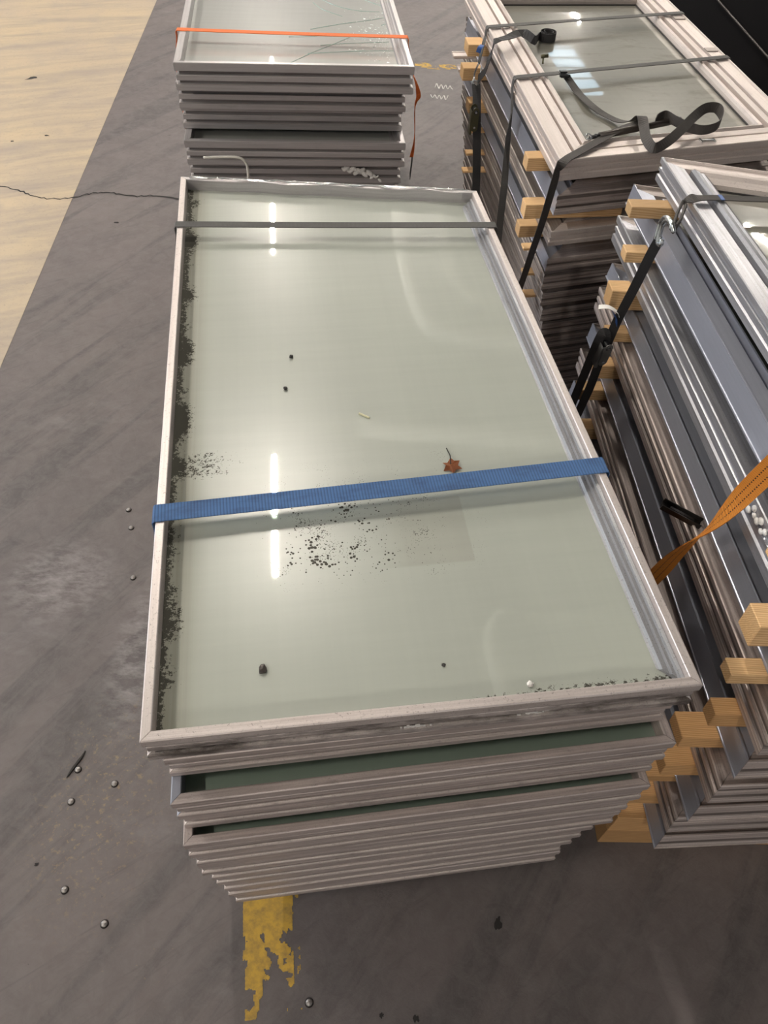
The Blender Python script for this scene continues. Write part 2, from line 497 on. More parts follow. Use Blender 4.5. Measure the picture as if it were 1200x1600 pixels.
def rail_mesh(q, prof, i, shrink=0.0004, segs=1, bend=0.0, seed=0.0):
    bm = bmesh.new()
    uvl = bm.loops.layers.uv.verify()
    a0, b0 = Vector(q[i]), Vector(q[(i + 1) % 4])
    t = (b0 - a0).normalized()
    t3 = Vector((t.x, t.y, 0))
    cols = []
    for (d, z) in prof:
        iq = inset_quad(q, d)
        a, b = iq[i], iq[(i + 1) % 4]
        A = Vector((a.x, a.y, z)) + t3 * shrink
        B = Vector((b.x, b.y, z)) - t3 * shrink
        row = []
        for k in range(segs + 1):
            f = k / segs
            p = A.lerp(B, f)
            if bend and 0 < k < segs:
                w_ = z / max(pp[1] for pp in prof)
                p.z += bend * w_ * (noise.noise(Vector((f * 9 + seed, seed, 0))))
                p.y += bend * 1.4 * w_ * (noise.noise(Vector((f * 7 + seed + 5, seed, 3))))
            row.append(bm.verts.new(p))
        cols.append(row)
    n = len(prof)
    per = [0.0]
    for k in range(1, n + 1):
        p0, p1 = prof[k - 1], prof[k % n]
        per.append(per[-1] + math.hypot(p1[0] - p0[0], p1[1] - p0[1]))
    for k in range(n):
        k2 = (k + 1) % n
        for j in range(segs):
            f = bm.faces.new((cols[k][j], cols[k][j + 1], cols[k2][j + 1], cols[k2][j]))
            for lp in f.loops:
                isk = lp.vert in (cols[k][j], cols[k][j + 1])
                lp[uvl].uv = ((Vector((lp.vert.co.x, lp.vert.co.y)) - a0).dot(t), per[k] if isk else per[k + 1])
    f0 = bm.faces.new([c[0] for c in cols])
    f1 = bm.faces.new([c[-1] for c in cols][::-1])
    for f in (f0, f1):
        for lp in f.loops: lp[uvl].uv = (lp.vert.co.y * 0.3, lp.vert.co.z)
    bmesh.ops.recalc_face_normals(bm, faces=bm.faces)
    me = bpy.data.meshes.new('rail')
    bm.to_mesh(me)
    bm.free()
    return me

def ring_mesh(q, d0, d1, z0, z1, name):
    bm = bmesh.new()
    L = []
    for d, z in ((d0, z0), (d1, z0), (d1, z1), (d0, z1)):
        L.append([bm.verts.new((p.x, p.y, z)) for p in inset_quad(q, d)])
    for k in range(4):
        for i in range(4):
            bm.faces.new((L[k][i], L[k][(i + 1) % 4], L[(k + 1) % 4][(i + 1) % 4], L[(k + 1) % 4][i]))
    bmesh.ops.recalc_face_normals(bm, faces=bm.faces)
    me = bpy.data.meshes.new(name)
    bm.to_mesh(me)
    bm.free()
    return me

def pane_mesh(q, d, z0, z1):
    bm = bmesh.new()
    iq = inset_quad(q, d)
    lo = [bm.verts.new((p.x, p.y, z0)) for p in iq]
    hi = [bm.verts.new((p.x, p.y, z1)) for p in iq]
    bm.faces.new(lo[::-1])
    bm.faces.new(hi)
    for i in range(4): bm.faces.new((lo[i], lo[(i + 1) % 4], hi[(i + 1) % 4], hi[i]))
    me = bpy.data.meshes.new('pane')
    bm.to_mesh(me)
    bm.free()
    return me

# outline of the aluminium sections: (distance inward from the outer edge, height)
def flange_outer(T):
    return [(0, T * .02), (0, T * .22), (.003, T * .235), (.011, T * .25), (.011, T * .35), (.003, T * .365), (.003, T * .54), (.004, T * .555), (.013, T * .57),
            (.013, T * .68), (.002, T * .70), (0, T * .715), (0, T - .0018), (.0018, T)]
def prof_lip(T, lip=.0135):
    return flange_outer(T) + [(lip, T), (lip + .0012, T - .0015), (lip + .0015, T * .56), (.030, T * .54), (.030, T * .40), (.036, T * .38), (.036, T * .30), (.052, T * .28), (.052, T * .02), (.012, 0), (.002, 0)]
def prof_lip_bead(T, lip=.0150):
    return flange_outer(T) + [(lip, T), (lip + .0015, T - .002), (lip + .0015, T * .80), (.0215, T * .78), (.0235, T * .71), (.0295, T * .73), (.0315, T * .66), (.040, T * .68),
            (.043, T * .62), (.043, T * .38), (.052, T * .36), (.052, T * .02), (.012, 0), (.002, 0)]
def prof_ridged(T, mid=True):
    k = 1.12
    return [(d * k, z) for d, z in [(.004, 0), (0, .003), (0, T * .30), (.004, T * .34), (.004, T * .44), (.001, T * .47), (.001, T * .60), (.005, T * .63),
            (.005, T * .72), (0, T * .76), (0, T - .002), (.002, T), (.0045, T), (.0055, T - .0045), (.043, T - .0045),
            (.0445, T - .020), (.051, T - .020), (.0525, T - .006), (.074, T - .004), (.0755, T - .026), (.085, T - .026), (.0865, T - .010),
            (.091, T - .004), (.098, T - .006), (.101, T - .016), (.101, T - .034), (.101, .004), (.09, 0)]]
def prof_bead(T):
    return [(.004, 0), (0, .003), (0, T * .30), (.004, T * .34), (.004, T * .44), (.001, T * .47), (.001, T * .60), (.005, T * .63),
            (.005, T * .72), (0, T * .76), (0, T - .002), (.002, T), (.0045, T), (.0055, T - .006), (.042, T - .006),
            (.0435, T - .022), (.052, T - .022), (.0535, T - .004), (.058, T + .002), (.066, T + .0005), (.069, T - .0015), (.074, T + .0005), (.082, T - .004), (.087, T - .016),
            (.087, T - .034), (.087, .004), (.08, 0)]
def prof_smooth(T):
    return [(.004, 0), (0, .002), (0, .0055), (.002, .0065), (.006, T - .003), (.006, T), (.0095, T), (.0105, T - .006), (.046, T - .006),
            (.048, T - .022), (.060, T - .022), (.062, T - .004), (.066, T - .004), (.080, T - .020), (.082, T - .028), (.082, .004), (.07, 0)]

RAILCACHE = {}
def panel(name, label, group, origin, rot, quad, T, prof, mats, pane_m, pane_d, pane_z, gasket_d, bend=0.0, key=None):
    root = empty(name, origin, rot)
    tag(root, label, 'window panel', group)
    segs = (28 if bend else 1)
    if key is not None and key in RAILCACHE: ms, gm, pm = RAILCACHE[key]
    else:
        pf = prof if isinstance(prof[0], list) else [prof] * 4
        ms = [rail_mesh(quad, pf[i], i, 0.0004, segs if i == 2 else 1, bend if i == 2 else 0.0, 3.1) for i in range(4)]
        gm = ring_mesh(quad, gasket_d, gasket_d + .004, pane_z, pane_z + .0035, 'gasket') if gasket_d else None
        pm = pane_mesh(quad, pane_d, pane_z - .006, pane_z)
        if key is not None: RAILCACHE[key] = (ms, gm, pm)
    for i in range(4):
        me = ms[i]
        mm = mats[i]
        if key is not None and me.materials and me.materials[0].name != mm.name: me = me.copy(); me.materials.clear()
        link('rail', me, mm, root)
    if gasket_d: link('gasket', gm, GASKET, root)
    link('pane', pm, pane_m, root)
    return root

ORD = ['topmost', 'second from top', 'third from top', 'fourth from top', 'fifth from top', 'sixth from top', 'seventh from top',
       'eighth from top', 'ninth from top', 'tenth from top', 'eleventh from top', 'twelfth from top', 'thirteenth from top', 'fourteenth from top']

# ------------------------------------------------------------------ floor, roof and lamps
def floor_mat():
    m, nt, out = newmat('dark_hall_floor')
    g = G(nt)
    ob = g.coord('Object')
    big = g.noise(ob, 1.1, 4, 0.6)
    med = g.noise(ob, 6.0, 6, 0.65)
    skid = g.noise(g.mapping(g.mapping(ob, rot=(0, 0, math.radians(-58))), (0.8, 7.5, 1)), 1.0, 5, 0.62, dist=0.5)
    scr = g.noise(g.mapping(g.mapping(ob, rot=(0, 0, math.radians(-35))), (3.0, 46, 1)), 1.0, 5, 0.7, dist=0.8)
    mott = g.noise(ob, 22, 7, 0.75, dist=0.6)
    fine = g.noise(ob, 150, 4, 0.7)
    c = g.mix(g.ramp(big, 0.32, 0.68), (0.098, 0.083, 0.083, 1), (0.138, 0.116, 0.110, 1))
    c = g.mix(g.math('MULTIPLY', g.ramp(med, 0.45, 0.75), 0.45), c, (0.088, 0.078, 0.077, 1))
    c = g.mix(g.math('MULTIPLY', g.ramp(skid, 0.50, 0.60), 0.75), c, (0.062, 0.055, 0.056, 1))
    c = g.mix(g.math('MULTIPLY', g.ramp(mott, 0.38, 0.62), 0.42), c, (0.165, 0.148, 0.145, 1))
    c = g.mix(g.math('MULTIPLY', g.ramp(scr, 0.56, 0.70), 0.35), c, (0.065, 0.057, 0.058, 1))
    sp = g.ramp(g.noise(ob, 85, 4, 0.75), 0.66, 0.71)
    warm = g.ramp(g.noise(ob, 1.6, 3, 0.5), 0.52, 0.64)
    c = g.mix(g.math('MULTIPLY', g.math('MULTIPLY', sp, warm), 0.55), c, (0.30, 0.22, 0.12, 1))
    dust = g.math('MULTIPLY', g.ramp(g.noise(g.mapping(ob, (1, 2.2, 1), (0, 0, 0.5)), 2.2, 6, 0.7), 0.58, 0.78), 0.35)
    c = g.mix(dust, c, (0.25, 0.235, 0.235, 1))
    sx = g.sep(ob)
    def blob(cx, cy, rx, ry):
        a_ = g.math('DIVIDE', g.math('SUBTRACT', sx[0], cx), rx)
        b_ = g.math('DIVIDE', g.math('SUBTRACT', sx[1], cy), ry)
        return g.math('SUBTRACT', 1.0, g.smooth(g.math('SQRT', g.math('ADD', g.math('MULTIPLY', a_, a_), g.math('MULTIPLY', b_, b_))), 0.25, 1.0))
    dn = g.ramp(g.noise(g.mapping(ob, (1, 2.4, 1), (0, 0, 0.9)), 14.0, 6, 0.72), 0.42, 0.70)
    pale = g.math('MAXIMUM', blob(-.96, 1.22, .22, .20), blob(-.66, 1.00, .12, .34))
    c = g.mix(g.math('MULTIPLY', g.math('MULTIPLY', pale, dn), 0.75), c, (0.30, 0.28, 0.28, 1))
    ysp = g.ramp(g.noise(ob, 70, 4, 0.75), 0.56, 0.64)
    c = g.mix(g.math('MULTIPLY', g.math('MULTIPLY', ysp, blob(-.66, .58, .22, .36)), 0.55), c, (0.30, 0.215, 0.11, 1))
    cr = g.ramp(g.noise(ob, 26, 6, 0.75), 0.29, 0.33, (1, 1, 1, 1), (0, 0, 0, 1))
    c = g.mix(g.math('MULTIPLY', cr, 0.6), c, (0.035, 0.03, 0.03, 1))
    r = g.math('ADD', g.math('MULTIPLY', med, 0.25), 0.42)
    h = g.math('ADD', g.math('MULTIPLY', med, 1.4), g.math('ADD', g.math('MULTIPLY', mott, 1.0), g.math('MULTIPLY', fine, 0.4)))
    g.link(g.principled(c, r, 0, g.bump(h, 0.30, 0.004), 0.45).outputs[0], out.inputs[0])
    return m

def coating_mat():
    m, nt, out = newmat('beige_floor_coating')
    g = G(nt)
    ob = g.coord('Object')
    big = g.noise(ob, 1.4, 4, 0.6)
    scuff = g.noise(g.mapping(g.mapping(ob, rot=(0, 0, math.radians(-20))), (0.8, 5.0, 1)), 1.6, 6, 0.68, dist=0.5)
    fine = g.noise(ob, 60, 5, 0.72)
    c = g.mix(g.ramp(big, 0.35, 0.65), (0.46, 0.365, 0.24, 1), (0.40, 0.325, 0.24, 1))
    c = g.mix(g.math('MULTIPLY', g.ramp(scuff, 0.44, 0.68), 0.75), c, (0.27, 0.23, 0.20, 1))
    c = g.mix(g.math('MULTIPLY', g.ramp(g.noise(ob, 7, 6, 0.72), 0.50, 0.72), 0.5), c, (0.29, 0.25, 0.22, 1))
    c = g.mix(g.math('MULTIPLY', g.ramp(fine, 0.56, 0.72), 0.55), c, (0.22, 0.18, 0.15, 1))
    h = g.math('ADD', scuff, g.math('MULTIPLY', fine, 0.5))
    g.link(g.principled(c, g.math('ADD', g.math('MULTIPLY', scuff, 0.25), 0.33), 0, g.bump(h, 0.14, 0.003), 0.5).outputs[0], out.inputs[0])
    return m

def yellow_mat():
    m, nt, out = newmat('worn_yellow_paint')
    g = G(nt)
    ob = g.coord('Object')
    nz = g.noise(ob, 40, 6, 0.7)
    c = g.mix(g.ramp(nz, 0.42, 0.72), (0.52, 0.325, 0.055, 1), (0.24, 0.16, 0.06, 1))
    g.link(g.principled(c, 0.6, 0, g.bump(nz, 0.2, 0.001), 0.3).outputs[0], out.inputs[0])
    return m

bm = bmesh.new()
add_box(bm, (0, 6, -0.1), (34, 40, 0.2))
floor = obj('floor', bm, floor_mat())
tag(floor, 'dark grey-brown scuffed concrete hall floor', kind='structure')

bm = bmesh.new()
a, b = Vector((-1.4856, 2.1583, 0.0000)[:2]), Vector((-1.8468, 6.2592, -0.0000)[:2])
t = (b - a).normalized()
p0, p1 = a - t * 6, a + t * 16
pts = [p0, p1, Vector((-17, p1.y)), Vector((-17, p0.y))]
lo = [bm.verts.new((p.x, p.y, 0.0002)) for p in pts]
hi = [bm.verts.new((p.x, p.y, 0.0012)) for p in pts]
bm.faces.new(lo[::-1])
bm.faces.new(hi)
for i in range(4): bm.faces.new((lo[i], lo[(i + 1) % 4], hi[(i + 1) % 4], hi[i]))
o = obj('floor_coating', bm, coating_mat(), floor)
o['label'] = 'beige coated strip of floor with scuffs and a straight edge'

def paint_cells(name, o0, ux, uy, nx, ny, cell, keep, m, parent, label):
    bm = bmesh.new()
    vd = {}
    def V(i, j):
        if (i, j) not in vd:
            p = Vector(o0) + Vector(ux) * (i * cell) + Vector(uy) * (j * cell)
            p += Vector((noise.noise(p * 300) * cell * .5, noise.noise(p * 300 + Vector((9, 9, 9))) * cell * .5, 0))
            vd[(i, j)] = bm.verts.new((p.x, p.y, 0.0008))
        return vd[(i, j)]
    for i in range(nx):
        for j in range(ny):
            if keep(i / nx, j * cell, i * cell): bm.faces.new((V(i, j), V(i + 1, j), V(i + 1, j + 1), V(i, j + 1)))
    o = obj(name, bm, m, parent)
    o['label'] = label
    return o
YEL = yellow_mat()
ya, yb = Vector((-0.2773, 0.3896, -0.0000)), Vector((-0.2417, 0.1592, -0.0000))
yr_ = Vector((-0.1515, 0.3955, 0.0000))
ydir = (yb - ya).normalized()
xdir = Vector((-ydir.y, ydir.x, 0))
if xdir.dot(yr_ - ya) < 0: xdir = -xdir
ywid = (yr_ - ya).dot(xdir)
ylen = (yb - ya).length
def keep_near(fx, dy, dx):
    p = Vector((dx * 26, dy * 22, 0.3))
    nz = noise.fractal(p, 0.9, 2.0, 4) * 0.9 + noise.noise(p * 3.1) * 0.25
    if fx > 0.885: return fx > 0.93 and nz > 0.05 + max(0, dy - .05)
    t_ = dy / ylen
    lim = -1.2 if t_ < .10 else -0.75 + (t_ - .10) * 1.75 if t_ < .40 else -0.225 + (t_ - .40) * 0.62
    if fx < .28: lim -= .16
    if t_ > .4: lim += .30 * (1 - min(1, abs(fx - .52) / .24))
    if min(fx, 0.885 - fx) < .025: lim += .35
    return nz > lim and dy < ylen * 1.02
paint_cells('yellow_line', ya - ydir * 0.10, xdir, ydir, int(ywid / .0025), int((ylen + .13) / .0025), .0025,
            lambda fx, dy, dx: keep_near(fx, dy - 0.10, dx), YEL, floor, 'worn flaking yellow paint line in front of the centre stack')
fa, fb = Vector((0.0494, 5.3049, -0.0000)), Vector((0.3561, 5.2819, 0.0000))
fx_ = (fb - fa).normalized()
fy_ = Vector((fx_.y, -fx_.x, 0))
def keep_far(fx, dy, dx):
    p = Vector((dx * 16, dy * 40, 1.7))
    return noise.fractal(p, 0.9, 2.0, 3) > -0.30 + abs(dy - .048) * 12 + max(0, fx - .6) * 0.8
paint_cells('yellow_line', fa - fy_ * 0.05, fx_, fy_, int((fb - fa).length / .006), 16, .006, keep_far, YEL, floor,
            'faded yellow paint patch between the two far stacks')

def scrawl(px, r, parent, name, m, label):
    bm = bmesh.new()
    pts = spline(px, 5)
    add_tube(bm, [(p[0], p[1], p[2]) for p in pts], [r * (0.6 + 0.5 * abs(noise.noise(Vector(p) * 60))) for p in pts], 6)
    o = obj(name, bm, m, parent, smooth=True)
    o['label'] = label
    return o
scrawl([(0.1810, 4.9599, 0.0000), (0.1896, 5.0220, 0.0000), (0.1978, 4.9869, 0.0000), (0.2059, 4.9478, 0.0000), (0.2147, 5.0034, 0.0000), (0.2230, 5.0000, 0.0000), (0.2308, 4.9462, 0.0000), (0.2395, 4.9810, 0.0000), (0.2482, 5.0052, 0.0000), (0.2558, 4.9536, 0.0000), (0.2643, 4.9608, 0.0000), (0.2732, 5.0003, 0.0000), (0.2810, 4.9653, 0.0000), (0.2890, 4.9475, 0.0000)], 0.0042, floor, 'chalk_mark', CHALK, 'upper white chalk squiggle on floor between the far stacks')
scrawl([(0.1533, 4.8532, 0.0000), (0.1614, 4.8168, 0.0000), (0.1696, 4.8150, 0.0000), (0.1779, 4.8527, 0.0000), (0.1859, 4.8257, 0.0000), (0.1940, 4.7992, 0.0000), (0.2024, 4.8429, 0.0000), (0.2106, 4.8380, 0.0000), (0.2183, 4.7907, 0.0000), (0.2268, 4.8250, -0.0000), (0.2352, 4.8483, 0.0000), (0.2427, 4.7918, 0.0000), (0.2510, 4.8030, 0.0000), (0.2599, 4.8513, 0.0000)], 0.0042, floor, 'chalk_mark', CHALK, 'lower white chalk squiggle on floor between the far stacks')

# crack across the floor at the left
ck = [(-2.1765, 3.5202, 0.0000), (-1.9792, 3.5023, 0.0000), (-1.8785, 3.4683, 0.0000), (-1.7890, 3.4274, 0.0000), (-1.7006, 3.4056, 0.0000), (-1.6015, 3.4280, 0.0000), (-1.5271, 3.4730, 0.0000), (-1.4538, 3.4932, 0.0000), (-1.3720, 3.4827, 0.0000), (-1.2904, 3.4722, 0.0000), (-1.1995, 3.4878, 0.0000), (-1.0679, 3.4638, 0.0000)]
bm = bmesh.new()
pts = spline(ck, 6)
prev = None
for i, p in enumerate(pts):
    wv = 0.0035 + 0.004 * abs(noise.noise(Vector(p) * 14))
    jy = 0.014 * noise.noise(Vector((i * .9, 2.2, 0)))
    r = (bm.verts.new((p[0], p[1] + jy - wv, 0.0018)), bm.verts.new((p[0], p[1] + jy + wv, 0.0018)))
    if prev: bm.faces.new((prev[0], r[0], r[1], prev[1]))
    prev = r
o = obj('crack', bm, CRACKMAT, floor)
o['label'] = 'thin dark crack across the floor'
# stains and scrapes lying in the floor surface
def blot(px, rx, ry, name='stain', ang=0.0):
    bm = bmesh.new()
    n = 14
    vs_ = []
    for k in range(n):
        a_ = k * 2 * math.pi / n
        rr = 0.65 + 0.6 * noise.noise(Vector((math.cos(a_) * 1.7 + px[0] * 9, math.sin(a_) * 1.7 + px[1] * 9, 0)))
        x, y = math.cos(a_) * rx * rr, math.sin(a_) * ry * rr
        vs_.append(bm.verts.new((px[0] + x * math.cos(ang) - y * math.sin(ang), px[1] + x * math.sin(ang) + y * math.cos(ang), 0.0017)))
    bm.faces.new(vs_)
    obj(name, bm, CRACKMAT, floor)
blot((-2.2560, 4.7940, 0.0000), .055, .025, ang=.5)
blot((-1.9308, 4.0609, 0.0000), .02, .012)
blot((-2.0876, 3.9749, 0.0000), .015, .01)
blot((0.3063, 0.3602, 0.0000), .012, .024)
blot((0.0494, 0.1750, 0.0000), .008, .008)
blot((0.1225, 0.1725, 0.0000), .010, .010)
blot((-0.7669, 0.4332, 0.0000), .008, .004, ang=.6)
blot((-1.3277, 3.2233, 0.0000), .022, .008)

# roof: sheet, beams, ducts and lamps seen only in the glass, plus unseen lamps added as fill
bm = bmesh.new()
add_box(bm, (0, 8, 6.6), (34, 40, 0.1))
tag(obj('ceiling', bm, CEILING), 'grey sheet roof over the hall', kind='structure')
for k, y in enumerate((-3.2, 1.9, 7.2, 12.4, 17.6)):
    bm = bmesh.new()
    add_box(bm, (0, y, 6.50), (32, 0.22, 0.02))
    add_box(bm, (0, y, 6.30), (32, 0.02, 0.40))
    add_box(bm, (0, y, 6.10), (32, 0.22, 0.02))
    o = obj('trim_%d' % (k + 1), bm, CEILING, rot=(0, 0, math.radians(3)))
    tag(o, 'steel roof beam across the hall', kind='structure')

def emit_mat(name, col, s):
    m, nt, out = newmat(name)
    e = nt.nodes.new('ShaderNodeEmission')
    e.inputs[0].default_value = col
    e.inputs[1].default_value = s
    nt.links.new(e.outputs[0], out.inputs[0])
    return m
TUBE = emit_mat('lit_lamp_diffuser', (1.0, 0.92, 0.82, 1), LAMP_STRENGTH)
lamp_proto = None
def lamp(x, y, where, z=5.5):
    global lamp_proto
    rz = math.radians(8)
    if lamp_proto is None:
        r = empty('strip_lamp', (x, y, z), (0, 0, rz))
        bm = bmesh.new()
        add_box(bm, (0, 0, 0.055), (0.10, 1.58, 0.05), 0.006)
        obj('housing', bm, HOUSING, r)
        bm = bmesh.new()
        add_box(bm, (0, 0, 0.012), (0.040, 1.5, 0.03), 0.004)
        obj('diffuser', bm, TUBE, r)
        for s_ in (-.6, .6):
            bm = bmesh.new()
            add_tube(bm, [(0, s_, .08), (0, s_, 1.04)], .004, 6)
            obj('hanger', bm, STEEL, r)
        lamp_proto = r
        tag(r, 'strip lamp under the roof, ' + where, 'lamp', 'strip lamps under the roof')
        return r
    r = lamp_proto.copy()
    COL.objects.link(r)
    r.location = (x, y, z)
    r['label'] = 'strip lamp under the roof, ' + where
    for ch in list(lamp_proto.children):
        c = ch.copy()
        COL.objects.link(c)
        c.parent = r
    return r
for x, y, where in ((-1.055, 4.52, 'mirrored at the blue strap'), (-1.78, 9.74, 'mirrored at the dark grey strap'), (-2.5, 14.96, 'farthest of the row over the beige strip'),
                    (-5.6, 3.9, 'near one over the far left of the beige floor'), (-6.3, 9.1, 'farther one over the far left of the beige floor'),
                    (3.35, 10.4, 'above the black machine'), (6.68, 13.7, 'mirrored in the topmost right stack pane'), (3.56, 19.2, 'mirrored as a bright dot in the upper right pane'),
                    (-4.9, -1.3, 'added as front fill behind and left of the camera'), (.4, -5.9, 'added as front fill far back of the camera'), (-4.1, -6.5, 'added as front fill far back and left of the camera'), (.2, 12.6, 'unseen one added to brighten the floor between the far stacks'), (1.0, 17.6, 'farthest, added to brighten the floor beyond the two far stacks')): lamp(x, y, where)  # lamps on this line are added, unseen, to brighten fronts and far floor

def duct(pts, r, z, where):
    k_ = (5.75 + .08) / (z + .08)
    pts, r, z = [(p[0] * k_, p[1] * k_) for p in pts], r * 1.2, 5.75
    bm = bmesh.new()
    add_tube(bm, spline([(p[0], p[1], z) for p in pts], 6), r, 16)
    o = obj('duct', bm, DUCT, smooth=True)
    tag(o, 'pale round air duct under the hall roof, ' + where, 'duct', 'air ducts under the roof')
duct([(-.15, 12), (.045, 8.34), (.306, 6.81), (.58, 6.45), (1.455, 6.40), (6, 6.2)], .10, 4.8, 'lower bend mirrored right of centre')
duct([(.30, 12), (.526, 8.1), (.735, 7.27), (1.01, 6.97), (1.567, 6.88), (6, 6.7)], .10, 4.8, 'upper bend mirrored right of centre')
duct([(-.28, 4.99), (1.63, 4.95), (6, 4.9)], .09, 4.8, 'straight run mirrored above the blue strap')
duct([(1.0, 2.2), (.90, 2.5), (.85, 2.82), (.95, 2.98), (1.25, 3.0), (5, 3.0)], .07, 4.8, 'small bend mirrored near the front rail')

# roof light seen as a pale blue patch in the upper right pane
SKYL = emit_mat('daylit_roof_light', (0.62, 0.80, 0.95, 1), 2.6)
wl = empty('window_1', (3.15, 15.8, 5.5), (0, 0, math.radians(8)))
tag(wl, 'pale blue roof light high under the hall roof', kind='structure')
bm = bmesh.new()
add_box(bm, (0, 0, 0.02), (0.62, 2.3, 0.03))
obj('pane', bm, SKYL, wl)
bm = bmesh.new()
for k in range(5): add_box(bm, (0, -1.0 + k * .5, 0), (0.62, 0.05, 0.03))
add_box(bm, (-.32, 0, 0), (.05, 2.36, .06))
add_box(bm, (.32, 0, 0), (.05, 2.36, .06))
obj('glazing_bar', bm, HOUSING, wl)

# ------------------------------------------------------------------ centre stack (B)
TB, ZB = 0.070, 0.933
BT = [.064, .064] + [.070] * 10
BW, BL = 0.781, 1.46
BYAW = math.radians(9.8)
BFL = Vector((-0.3054, 0.3727, 0.9330))
be = Vector((math.cos(BYAW), math.sin(BYAW), 0))
bn = Vector((-be.y, be.x, 0))
def locq(p):
    d = Vector(p) - BFL
    return (d.dot(be), d.dot(bn))
qtop = [(0, 0), locq((0.4657, 0.4981, 0.9330)), locq((0.1973, 1.8779, 0.9330)), locq((-0.5706, 1.8716, 0.9330))]
qlow = [(0, 0), (BW - .012, 0), (BW - .012, BL - .05), (0, BL)]
boff = [(0, 0), (.018, -.002), (.018, -.041), (.016, -.033), (.012, -.058), (.013, -.053), (.011, -.051), (.018, -.043), (.017, -.036), (.022, -.031), (.021, -.026), (.028, -.024)]
bdesc = ['large aluminium window panel with dusty green glass under the blue strap, topmost of centre stack'] + \
        ['grimy aluminium window panel in the centre stack, ' + ORD[k] for k in range(1, 12)]
GB = 'window panels in the centre stack'
bw = [BW, .744, .756, .762, .760, .758, .752, .728, .724, .718, .712, .708]
for k in range(12):
    T_ = BT[k] - .0006
    z = ZB - sum(BT[:k + 1]) + 0.0003
    PB = [prof_lip(T_)] * 4
    o = BFL + be * boff[k][0] + bn * boff[k][1]
    q = qtop if k == 0 else [(0, 0), (bw[k], 0), (bw[k], BL - .05), (0, BL)]
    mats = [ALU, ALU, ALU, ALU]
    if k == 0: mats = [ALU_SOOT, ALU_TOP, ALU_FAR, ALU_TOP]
    elif k == 2: mats = [ALU, ALU, ALU, ALU_COOL_LIT]
    yaw = BYAW + (0 if k == 0 else math.radians((0.2, -.1, .1, .05, .15)[k % 5]))
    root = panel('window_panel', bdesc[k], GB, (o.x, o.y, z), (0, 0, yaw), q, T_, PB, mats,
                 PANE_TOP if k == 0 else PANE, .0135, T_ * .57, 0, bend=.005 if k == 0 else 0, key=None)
    if k == 0:
        btop = root
        bead = [(.0155, T_ * .575), (.0155, T_ * .80), (.0205, T_ * .78), (.0225, T_ * .70), (.0285, T_ * .735), (.0300, T_ * .65), (.0385, T_ * .69), (.0410, T_ * .60), (.0440, T_ * .575)]
        link('glazing_bead', rail_mesh(qtop, bead, 1), ALU_BEAD, root)['label'] = 'blue-grey ribbed glazing bead with black specks'
        bm = bmesh.new()
        prev = None
        r0, r1 = Vector((qtop[3][0], qtop[3][1], T_)), Vector((qtop[2][0], qtop[2][1], T_))
        for i in range(61):
            f = .03 + .94 * i / 60
            p_ = r0.lerp(r1, f)
            wd = .004 + .010 * abs(noise.noise(Vector((f * 23, 1.5, 0)))) + (.004 if i % 7 == 0 else 0)
            zz = T_ + .0022 + .003 * noise.noise(Vector((f * 17, 4, 0)))
            r_ = (bm.verts.new((p_.x, p_.y - .001, zz)), bm.verts.new((p_.x, p_.y - .001 - wd, zz + .002 * noise.noise(Vector((f * 40, 7, 0))))))
            if prev: bm.faces.new((prev[0], prev[1], r_[1], r_[0]))
            prev = r_
        bmesh.ops.solidify(bm, geom=bm.faces[:], thickness=.0005)
        obj('torn_tape', bm, STEEL, root)['label'] = 'ragged shiny tape left on the rear rail'
        # screws / paint splashes on its front face
        bm = bmesh.new()
        for i in range(22):
            px = .37 + random.gauss(0, .012)
            add_box(bm, (px, -.0008, .012 + abs(random.gauss(0, .006))), (.004 * random.uniform(.4, 1.4), .002, .002), 0)
        for i in range(30):
            px = .545 + random.gauss(0, .012)
            add_box(bm, (px, -.0008, .010 + abs(random.gauss(0, .008))), (.005 * random.uniform(.3, 1.3), .002, .0025), 0)
        o2 = obj('paint_splash', bm, WHITELABEL, root)
        o2['label'] = 'white paint splashes on the front rail'
for k in range(3):
    bm = bmesh.new()
    add_box(bm, (BW / 2, 0, 0), (BW - .14, .09, ZB - sum(BT) - .001), .004)
    p = BFL + bn * (.20 + k * .5)
    o = obj('timber_bearer', bm, WOOD_DK, loc=(p.x, p.y, (ZB - sum(BT)) / 2), rot=(0, 0, BYAW))
    tag(o, 'dark timber bearer hidden under the centre stack, ' + ('front', 'middle', 'rear')[k], 'timber', 'bearers under the centre stack')

